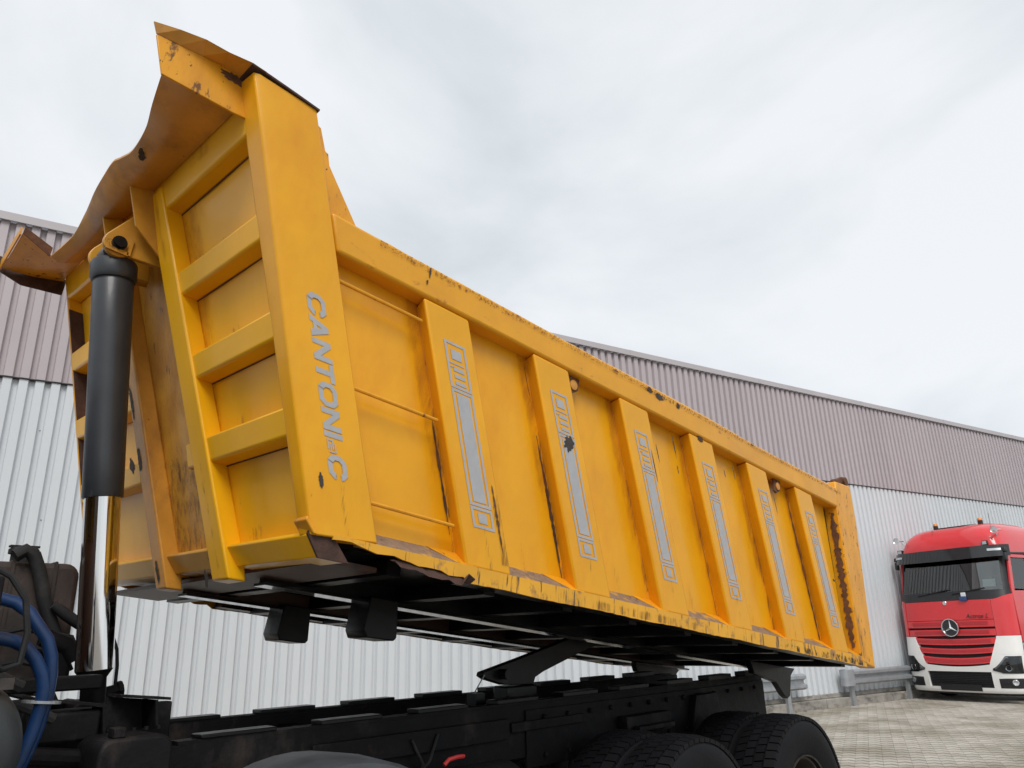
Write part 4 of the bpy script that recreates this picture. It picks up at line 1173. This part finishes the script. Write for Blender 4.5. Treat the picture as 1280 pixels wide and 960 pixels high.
# ------------------------------------------------------------------ red tractor truck (local: X to its rear, Y towards the warehouse, Z up)
XF, CY = 17.72, 9.74
rt = empty('tractor_truck', wallpt(XF, CY, 0), WALL_AZ)
tag(rt, 'red cab truck with white bumper parked beside the warehouse', 'truck')
def lerp(tab, z):
    for (a, b), (c, d) in zip(tab, tab[1:]):
        if z <= c: return b+(d-b)*max(0, min(1, (z-a)/(c-a)))
    return tab[-1][1]
X0T = [(0.15, 0.10), (0.22, 0.02), (0.45, 0.0), (0.80, 0.0), (1.0, 0.03), (1.3, 0.07), (2.1, 0.13), (2.3, 0.19), (2.95, 0.36), (3.3, 0.45)]
WT = [(0.15, 1.20), (0.25, 1.235), (1.0, 1.25), (2.1, 1.245), (2.95, 1.20), (3.3, 1.17)]
def surf(q, z, off=0.0):
    """point on the cab front: q in -1..1 across the width, off outward"""
    W_ = lerp(WT, z); x0 = lerp(X0T, z); a = 0.42; p_ = 3.2
    f_ = lambda t: a*(1-max(0.0, 1-abs(t)**p_)**(1/p_))
    x_ = x0+f_(q); y = W_*q
    e = 1e-3
    q1, q2 = max(-1, q-e), min(1, q+e)
    tx, ty = f_(q2)-f_(q1), W_*(q2-q1)
    n_ = Vector((-ty, tx, 0)); n_.normalize()
    return Vector((x_, y, z))+n_*off
def qs_(q0, q1, n):
    out = []
    a0, a1 = math.asin(max(-1, min(1, q0))), math.asin(max(-1, min(1, q1)))
    for i in range(n+1): out.append(math.sin(a0+(a1-a0)*i/n))
    return out
def patch(name, m, q0, q1, lo, hi, off=0.0, th=0.03, nq=20, nz=6, parent=None, smooth=True, bevel=0.0):
    g_ = []; offs = []
    for q in qs_(q0, q1, nq):
        a = lo(q) if callable(lo) else lo; b = hi(q) if callable(hi) else hi
        row = []
        for k in range(nz+1):
            z = a+(b-a)*k/nz
            row.append(surf(q, z, off)); offs.append(surf(q, z, off-th)-surf(q, z, off))
        g_.append(row)
    return MB().sheet(g_, offs).build(name, m, parent or rt, smooth=smooth, bevel=bevel)
# cab shell behind everything (closed sides, back and floor), leaving the windscreen and side windows open
cabs = MB()
cabs.box(0.50, 2.25, -1.18, 1.18, 0.95, 1.05)
cabs.box(2.20, 2.26, -1.2, 1.2, 1.05, 3.30)
cab_shell = cabs.build('cab_floor', cabin, rt)
for s_ in (-1, 1):
    ys = s_*1.235
    dr = MB().prism([(0.47, 1.22), (1.62, 1.22), (1.62, 2.20), (1.50, 2.28), (0.62, 2.28), (0.54, 2.38), (0.50, 2.38)], lambda p, t: (p[0], t, p[1]), ys-0.02, ys+0.02)
    d_ = dr.build('door', redp, rt, bevel=0.012, seg=3)
    MB().sheet([[(0.60, ys, 2.32), (0.72, ys*0.985, 2.98)], [(1.50, ys, 2.30), (1.50, ys*0.985, 2.98)]], (0, -0.012*s_, 0)).build('side_window', screen_glass, d_)
    fr_ = MB()
    fr_.prism([(0.50, 2.38), (0.62, 2.28), (0.76, 3.06), (0.66, 3.06)], lambda p, t: (p[0], t, p[1]), ys-0.022, ys+0.022)
    fr_.prism([(1.50, 2.281), (1.62, 2.20), (1.62, 3.06), (1.50, 3.06)], lambda p, t: (p[0], t, p[1]), ys-0.021, ys+0.021)
    fr_.prism([(0.7605, 2.985), (1.4995, 2.985), (1.4995, 3.06), (0.7605, 3.06)], lambda p, t: (p[0], t, p[1]), ys-0.0215, ys+0.0215)
    fr_.build('window_frame', redp, d_, bevel=0.008)
    MB().box(1.40, 1.56, ys+s_*0.021, ys+s_*0.05, 1.86, 1.92).build('door_handle', blackp, d_, bevel=0.008)
    MB().box(1.63, 2.25, ys-0.02, ys+0.02, 1.10, 3.10).build('sleeper_side', redp, rt, bevel=0.01)
    MB().box(0.50, 1.62, ys-0.02, ys+0.02, 0.50, 1.20).build('step_panel', whitep, rt, bevel=0.01)
    MB().prism([(0.60, 3.065), (2.25, 3.105), (2.25, 3.14), (0.58, 3.10)], lambda p, t: (p[0], t, p[1]), ys-0.025, ys+0.030).build('drip_rail', blackp, rt)
# upper front: windscreen surround, glass, visor
patch('windscreen_surround', blackp, -0.995, 0.995, 2.12, 2.31, off=0.0, th=0.03)
for (a, b) in ((-0.995, -0.93), (0.93, 0.995)):
    patch('a_pillar', blackp, a, b, 2.311, 3.02, off=0.0, th=0.03, nq=6)
patch('windscreen', screen_glass, -0.929, 0.929, 2.312, 3.02, off=-0.008, th=0.006, nz=8)
patch('header', blackp, -0.995, 0.995, 3.021, 3.20, off=-0.01, th=0.03)
patch('sun_visor', blackg, -0.99, 0.99, lambda q: 3.00+0.02*q*q, lambda q: 3.27, off=0.16, th=0.012)
for s_ in (-1, 1):
    patch('visor_lamp', lampm, s_*0.80, s_*0.94, 3.14, 3.19, off=0.172, th=0.010, nq=4, nz=1)
for (q, zz) in ((-0.78, 3.33), (0.97, 3.33)):
    c = surf(q, zz, 0.06)
    MB().box(c.x-0.03, c.x+0.03, c.y-0.06, c.y+0.06, zz-0.05, zz+0.05).build('work_lamp', blackp, rt, bevel=0.006)
    MB().box(c.x-0.034, c.x-0.031, c.y-0.045, c.y+0.045, zz-0.035, zz+0.035).build('work_lamp_lens', lampm, rt)
# roof dome
prof = [(0.42, 3.18), (0.445, 3.34), (0.51, 3.54), (0.64, 3.69), (0.86, 3.79), (1.2, 3.845), (1.7, 3.86), (2.26, 3.85)]
g_ = []; 
for (x_, zt) in prof:
    row = []
    for k in range(29):
        a = -math.pi/2+math.pi*k/28
        q = math.sin(a)
        f_ = 0.34*(1-max(0.0, 1-abs(q)**3.2)**(1/3.2))*max(0.15, 1-(x_-0.42)/1.3)
        zz = 3.06+(zt-3.06)*max(0.0, 1-abs(q)**6.5)**(1/2.2)
        row.append((x_+f_, 1.19*q, zz))
    g_.append(row)
roof = MB().sheet(g_, (0.0, 0, -0.02)).build('roof', redp, rt, smooth=True)
MB().sheet([[(0.95, -0.30, 3.83), (0.95, 0.42, 3.83)], [(1.55, -0.30, 3.895), (1.55, 0.42, 3.895)]], (0, 0, -0.03)).build('roof_hatch', blackp, roof)
for y in (-0.55, 0.52):
    x_, z_ = 1.25, 3.79
    MB().lathe([(0.055, 0), (0.055, 0.13), (0.05, 0.135)], (x_, y, z_), (0, 0, 1), n=20).build('beacon_base', blackp, roof, smooth=True)
    MB().lathe([(0.055, 0), (0.055, 0.035), (0.04, 0.055), (0.0, 0.06)], (x_, y, z_+0.1355), (0, 0, 1), n=20).build('beacon', amber, roof, smooth=True)
for s_ in (-1, 1):
    y = s_*1.16
    hb = MB().lathe([(0.02, 0.30), (0.018, 0.22), (0.025, 0.10), (0.05, 0.03), (0.075, 0.0), (0.070, 0.008), (0.01, 0.02)], (0.50, y, 3.60), (1, 0, 0.04), n=20)
    hb.tube([(0.70, y, 3.60), (0.72, y*0.93, 3.44)], 0.012, n=6)
    hb.build('air_horn', silver, roof, smooth=True)
for (x_, y, ln) in ((0.62, 0.30, 0.22), (0.75, -0.98, 0.40)):
    MB().lathe([(0.03, 0), (0.025, 0.04), (0.005, 0.06)], (x_, y, 3.60 if ln < .3 else 3.46), (0, 0, 1), n=10).tube([(x_, y, 3.64 if ln < .3 else 3.50), (x_+0.05, y, 3.62+ln)], 0.004, n=5).build('antenna', blackp, roof)
# mirror camera arms
for s_ in (-1, 1):
    y = s_*1.18
    m_ = MB().prism([(0.48, 3.10), (0.62, 3.10), (0.60, 3.20), (0.50, 3.20)], lambda p, t: (p[0], t, p[1]), y, y+s_*0.13)
    m_.build('mirror_camera_arm', blackp, rt, bevel=0.02)
    MB().prism([(0.46, 2.92), (0.56, 2.90), (0.58, 3.09), (0.48, 3.09)], lambda p, t: (p[0], t, p[1]), y+s_*0.05, y+s_*0.12).build('mirror_camera', blackp, rt, bevel=0.015)
# hood panel and side deflectors
patch('front_flap', redp, -0.73, 0.86, lambda q: 1.70, 2.115, off=0.0, th=0.03)
patch('deflector', redp, -0.998, -0.735, lambda q: 1.36+0.0*q, lambda q: 2.115+0.10*max(0, (-q-0.8)/0.2), off=0.014, th=0.045, nq=10)
patch('deflector', redp, 0.865, 0.998, lambda q: 1.36, lambda q: 2.115+0.08*max(0, (q-0.85)/0.15), off=0.014, th=0.045, nq=10)
# grille backing and slats
patch('grille_backing', meshm, -0.80, 0.86, 0.70, 1.699, off=-0.055, th=0.02)
def slat(z0, z1, qa, qb, sag, m=redp, off=0.004):
    s1 = patch('grille_slat', m, qa, qb, lambda q: z0-sag*(1-(q/0.8)**2), lambda q: z1-sag*(1-(q/0.8)**2), off=off, th=0.05, nz=2)
    zm0, zm1 = z0+(z1-z0)*0.22, z0+(z1-z0)*0.80
    patch('slat_inset', redd, qa*0.86, qb*0.86, lambda q: zm0-sag*(1-(q/0.8)**2), lambda q: zm1-sag*(1-(q/0.8)**2), off=off+0.0025, th=0.003, nz=1, parent=s1)
slat(1.545, 1.690, -0.73, 0.86, 0.0)
slat(1.365, 1.500, -0.73, 0.84, 0.0)
slat(1.205, 1.335, -0.73, 0.80, 0.035)
slat(1.035, 1.150, -0.71, 0.76, 0.055)
slat(0.850, 0.985, -0.68, 0.70, 0.085)
# star emblem
def star():
    c = surf(0, 1.54, 0.045)
    e = MB().lathe([(0.165, 0.0), (0.175, -0.022), (0.190, -0.022), (0.196, 0.0), (0.19, 0.02), (0.16, 0.02)], c, (1, 0, 0), n=48, closed=True).build('emblem_ring', silver, rt, smooth=True)
    MB().lathe([(0.17, 0), (0.17, 0.012)], c+Vector((0.006, 0, 0)), (1, 0, 0), n=40).build('emblem_disc', blackg, e)
    vs = [(-0.034, 0, 0)]
    for k in range(6):
        a = math.pi/2+k*math.pi/3
        r_ = 0.172 if k % 2 == 0 else 0.030
        vs.append((-0.004, r_*math.cos(a), r_*math.sin(a)))
    vs = [tuple(Vector(v)+c) for v in vs]
    MB().add(vs, [(0, 1+k, 1+(k+1) % 6) for k in range(6)]+[(6, 5, 4, 3, 2, 1)]).build('emblem_star', silver, e)
star()
c = surf(0.05, 2.07, 0.012)
MB().lathe([(0.0, -0.008), (0.04, -0.006), (0.045, 0.0), (0.045, 0.01)], c, (1, 0, 0), n=20).build('badge', silver, rt, smooth=True)
def text_mesh(body_, size, shear, m, name, mtx, parent):
    cu = bpy.data.curves.new(name, 'FONT'); cu.body = body_; cu.size = size; cu.shear = shear; cu.extrude = 0.002; cu.align_x = 'CENTER'
    o = bpy.data.objects.new(name, cu); col.objects.link(o)
    dg = bpy.context.evaluated_depsgraph_get(); me = bpy.data.meshes.new_from_object(o.evaluated_get(dg))
    bpy.data.objects.remove(o); me.materials.clear(); me.materials.append(m); me.name = name
    n_ = bpy.data.objects.new(name, me); col.objects.link(n_); n_.parent = parent; n_.matrix_local = mtx
    return n_
c = surf(-0.47, 1.725, 0.006)
mt = Matrix(((0, 0, -1, c.x-0.002), (-1, 0, 0, c.y), (0, 1, 0, c.z), (0, 0, 0, 1)))
text_mesh('Actros L', 0.135, 0.35, blackp, 'model_lettering', mt, rt)
# white bumper: side pieces, lower bar, upper brow
bumper = patch('bumper', whitep, -0.999, 0.999, 0.20, lambda q: 0.305+0.0*q, off=0.015, th=0.08, nz=3)
def brow(q): return max(0.66, 0.735+0.62*min(1, max(0, (abs(q)-0.55)/0.28))**1.3) if True else 0
for s_ in (-1, 1):
    sgn = lambda a, b: (a, b) if s_ > 0 else (-b, -a)
    a, b = sgn(0.0, 0.56)
    patch('bumper_brow', whitep, a, b, lambda q: 0.625, lambda q: 0.725+0.10*abs(q)**2*1.6, off=0.012, th=0.07, nz=3)
    a, b = sgn(0.56, 0.72)
    patch('bumper_upright', whitep, a, b, lambda q: 0.305, lambda q: 0.78+(abs(q)-0.56)*3.4, off=0.013, th=0.07, nq=6)
    a, b = sgn(0.72, 0.999)
    patch('bumper_corner', whitep, a, b, lambda q: 0.98, lambda q: 1.352, off=0.013, th=0.07, nq=12)
    patch('bumper_corner', whitep, a, b, lambda q: 0.505, lambda q: 0.60-0.02*(abs(q)-0.7), off=0.013, th=0.07, nq=12, nz=2)
    a, b = sgn(0.975, 0.999)
    patch('bumper_side', whitep, a, b, 0.306, 0.979, off=0.011, th=0.06, nq=4)
    a, b = sgn(0.72, 0.974)
    patch('bumper_corner', whitep, a, b, 0.606, 0.979, off=0.010, th=0.05, nq=10)
    patch('bumper_corner', whitep, a, b, 0.306, 0.504, off=0.010, th=0.05, nq=10)
    a, b = sgn(0.72, 0.975)
    a, b = sgn(0.60, 0.985)
    tp = lambda q: 0.70+0.245*min(1, max(0, (abs(q)-0.60)/0.20))**1.5
    bt = lambda q: 0.655-0.055*min(1, max(0, (abs(q)-0.60)/0.16))
    hl = patch('headlight', blackp, a, b, bt, tp, off=0.020, th=0.03, nq=22)
    patch('headlight_glass', lens_glass, a*0.995, b*0.995, lambda q: bt(q)+0.006, lambda q: tp(q)-0.006, off=0.030, th=0.003, nq=22, parent=hl)
    c = surf(s_*0.83, 0.705, 0.018)
    n_ = surf(s_*0.83, 0.705, 1)-surf(s_*0.83, 0.705, 0)
    MB().lathe([(0.0, -0.002), (0.045, 0.0), (0.062, 0.006), (0.070, 0.010), (0.074, 0.0)], c, n_, n=24).build('projector_lens', silver, hl, smooth=True)
    a, b = sgn(0.63, 0.84)
    patch('running_light', lampm, a, b, lambda q: tp(q)-0.040, lambda q: tp(q)-0.018, off=0.0235, th=0.004, nq=10, nz=1, parent=hl)
    a, b = sgn(0.66, 0.985)
    fg = patch('fog_lamp_recess', blackp, a, b, lambda q: 0.306, lambda q: 0.50-0.03*max(0, 0.8-abs(q)), off=0.0165, th=0.02, nq=14)
    c = surf(s_*0.88, 0.42, 0.018); n_ = surf(s_*0.88, 0.42, 1)-surf(s_*0.88, 0.42, 0)
    MB().lathe([(0.055, 0), (0.060, 0.014), (0.050, 0.018), (0.03, 0.010), (0.0, 0.008)], c, n_, n=20).build('fog_lamp', lampm, fg, smooth=True)
    a, b = sgn(0.67, 0.84)
    patch('recess_bar', blackp, a, b, 0.40, 0.418, off=0.026, th=0.012, nq=8, nz=1, parent=fg)
patch('lower_intake', meshm, -0.57, 0.57, 0.30, 0.63, off=-0.05, th=0.02)
for i in range(9):
    patch('intake_bar', blackp, -0.56, 0.56, 0.315+i*0.035, 0.327+i*0.035, off=-0.035, th=0.012, nz=1)
patch('plate_holder', blackp, -0.36, 0.36, 0.235, 0.365, off=0.032, th=0.02, nz=1)
patch('spoiler_lip', blackp, -0.95, 0.95, 0.155, 0.199, off=0.0, th=0.05, nz=1)
# wipers
for (q0, q1, z0, z1) in ((0.55, -0.05, 2.26, 2.36), (-0.1, -0.66, 2.26, 2.36)):
    a, b = surf(q0, z0, 0.02), surf(q1, z1, 0.02)
    pts = [surf(q0+(q1-q0)*t/6, z0+(z1-z0)*t/6, 0.02) for t in range(7)]
    MB().tube(pts, 0.010, n=6).build('wiper', blackp, rt)
MB().box(surf(-0.30, 2.2).x-0.08, surf(-0.30, 2.2).x-0.02, -0.45, -0.30, 2.10, 2.19).build('lock_cover', bluecap, rt, bevel=0.01)
MB().box(surf(-0.30, 2.25).x-0.05, surf(-0.30, 2.25).x-0.02, -0.43, -0.33, 2.195, 2.28).build('lock_clip', paper, rt, bevel=0.005)
# interior seen through the glass
MB().box(0.52, 0.95, -1.1, 1.1, 1.9, 2.28).build('dashboard', cabin, rt, bevel=0.04)
MB().box(0.56, 0.60, -0.02, 0.26, 2.285, 2.52).build('screen_back', cabin, rt, bevel=0.01)
for y in (-0.62, 0.62):
    MB().box(1.35, 1.50, y-0.26, y+0.26, 1.6, 2.45).build('seat_back', cabin, rt, bevel=0.06, seg=3)
    MB().box(1.36, 1.46, y-0.15, y+0.15, 2.46, 2.68).build('headrest', cabin, rt, bevel=0.04, seg=3)
g_ = [[(0.62+0.012*math.sin(i*1.7), 1.10-0.40*i/14, 2.36), (0.70+0.012*math.sin(i*1.7+1), 1.10-0.34*i/14, 3.0)] for i in range(15)]
MB().sheet(g_, (0.004, 0, 0)).build('curtain', curtainm, rt, smooth=True)
c0 = surf(-0.80, 2.45, -0.02)
patch('windscreen_card', paper, -0.84, -0.64, 2.38, 2.54, off=-0.018, th=0.002, nq=4, nz=1)
# chassis and wheels of the tractor
for y in (-0.42, 0.36):
    MB().box(0.6, 6.2, y, y+0.07, 0.80, 1.04).build('frame_rail', chassis_m, rt)
for (x_, n_) in ((1.38, 1), (4.9, 2)):
    for s_ in (-1, 1):
        hub = bpy.data.objects.new('wheel', hub_me); col.objects.link(hub); hub.parent = rt
        hub.location = (x_, s_*1.06, 0.52); hub.rotation_euler = (0, 0, math.pi if s_ > 0 else 0); hub.scale = (0.945, 0.945, 0.945)
        for i in range(n_):
            t_ = bpy.data.objects.new('tyre', tyre_me); col.objects.link(t_); t_.parent = hub; t_.location = (0, 0.345*i, 0)
            r_ = bpy.data.objects.new('rim', rim_me); col.objects.link(r_); r_.parent = hub; r_.location = (0, 0.345*i, 0)
for s_ in (-1, 1):
    MB().tube([(1.38, -0.9, 0.52), (1.38, 0.9, 0.52)], 0.06, n=12).build('axle', chassis_m, rt) if s_ > 0 else None
    MB().lathe([(0.30, 0), (0.32, 0.05), (0.32, 1.25), (0.30, 1.3)], (2.5, s_*0.85, 0.72), (1, 0, 0), n=28).build('fuel_tank', silver, rt, smooth=True)
MB().box(0.65, 2.2, -1.15, -0.45, 0.40, 0.90).build('step_well', blackp, rt)
MB().box(0.65, 2.2, 0.45, 1.15, 0.40, 0.90).build('step_well', blackp, rt)

# cab of the tipper, in front of the oil tank
cabm = mat('faded brown cab paint', (0.07, 0.035, 0.025), 0.45, coat=0.1, var=0.2, vscale=4)
tc_ = cb(rbox(-1.95, 0.10, 2.52, 4.92, 0.95, 2.95, 0.16), 'cab', cabm, bevel=0.05, seg=3)
MB().box(0.101, 0.108, 3.1, 4.3, 2.1, 2.7).build('rear_window', blackg, tc_)
for y in (2.512, 4.920):
    MB().box(-1.5, -0.7, y, y+0.008, 2.0, 2.75).build('side_window', blackg, tc_)
MB().box(-1.962, -1.952, 2.7, 4.75, 1.9, 2.75).build('windscreen', blackg, tc_)
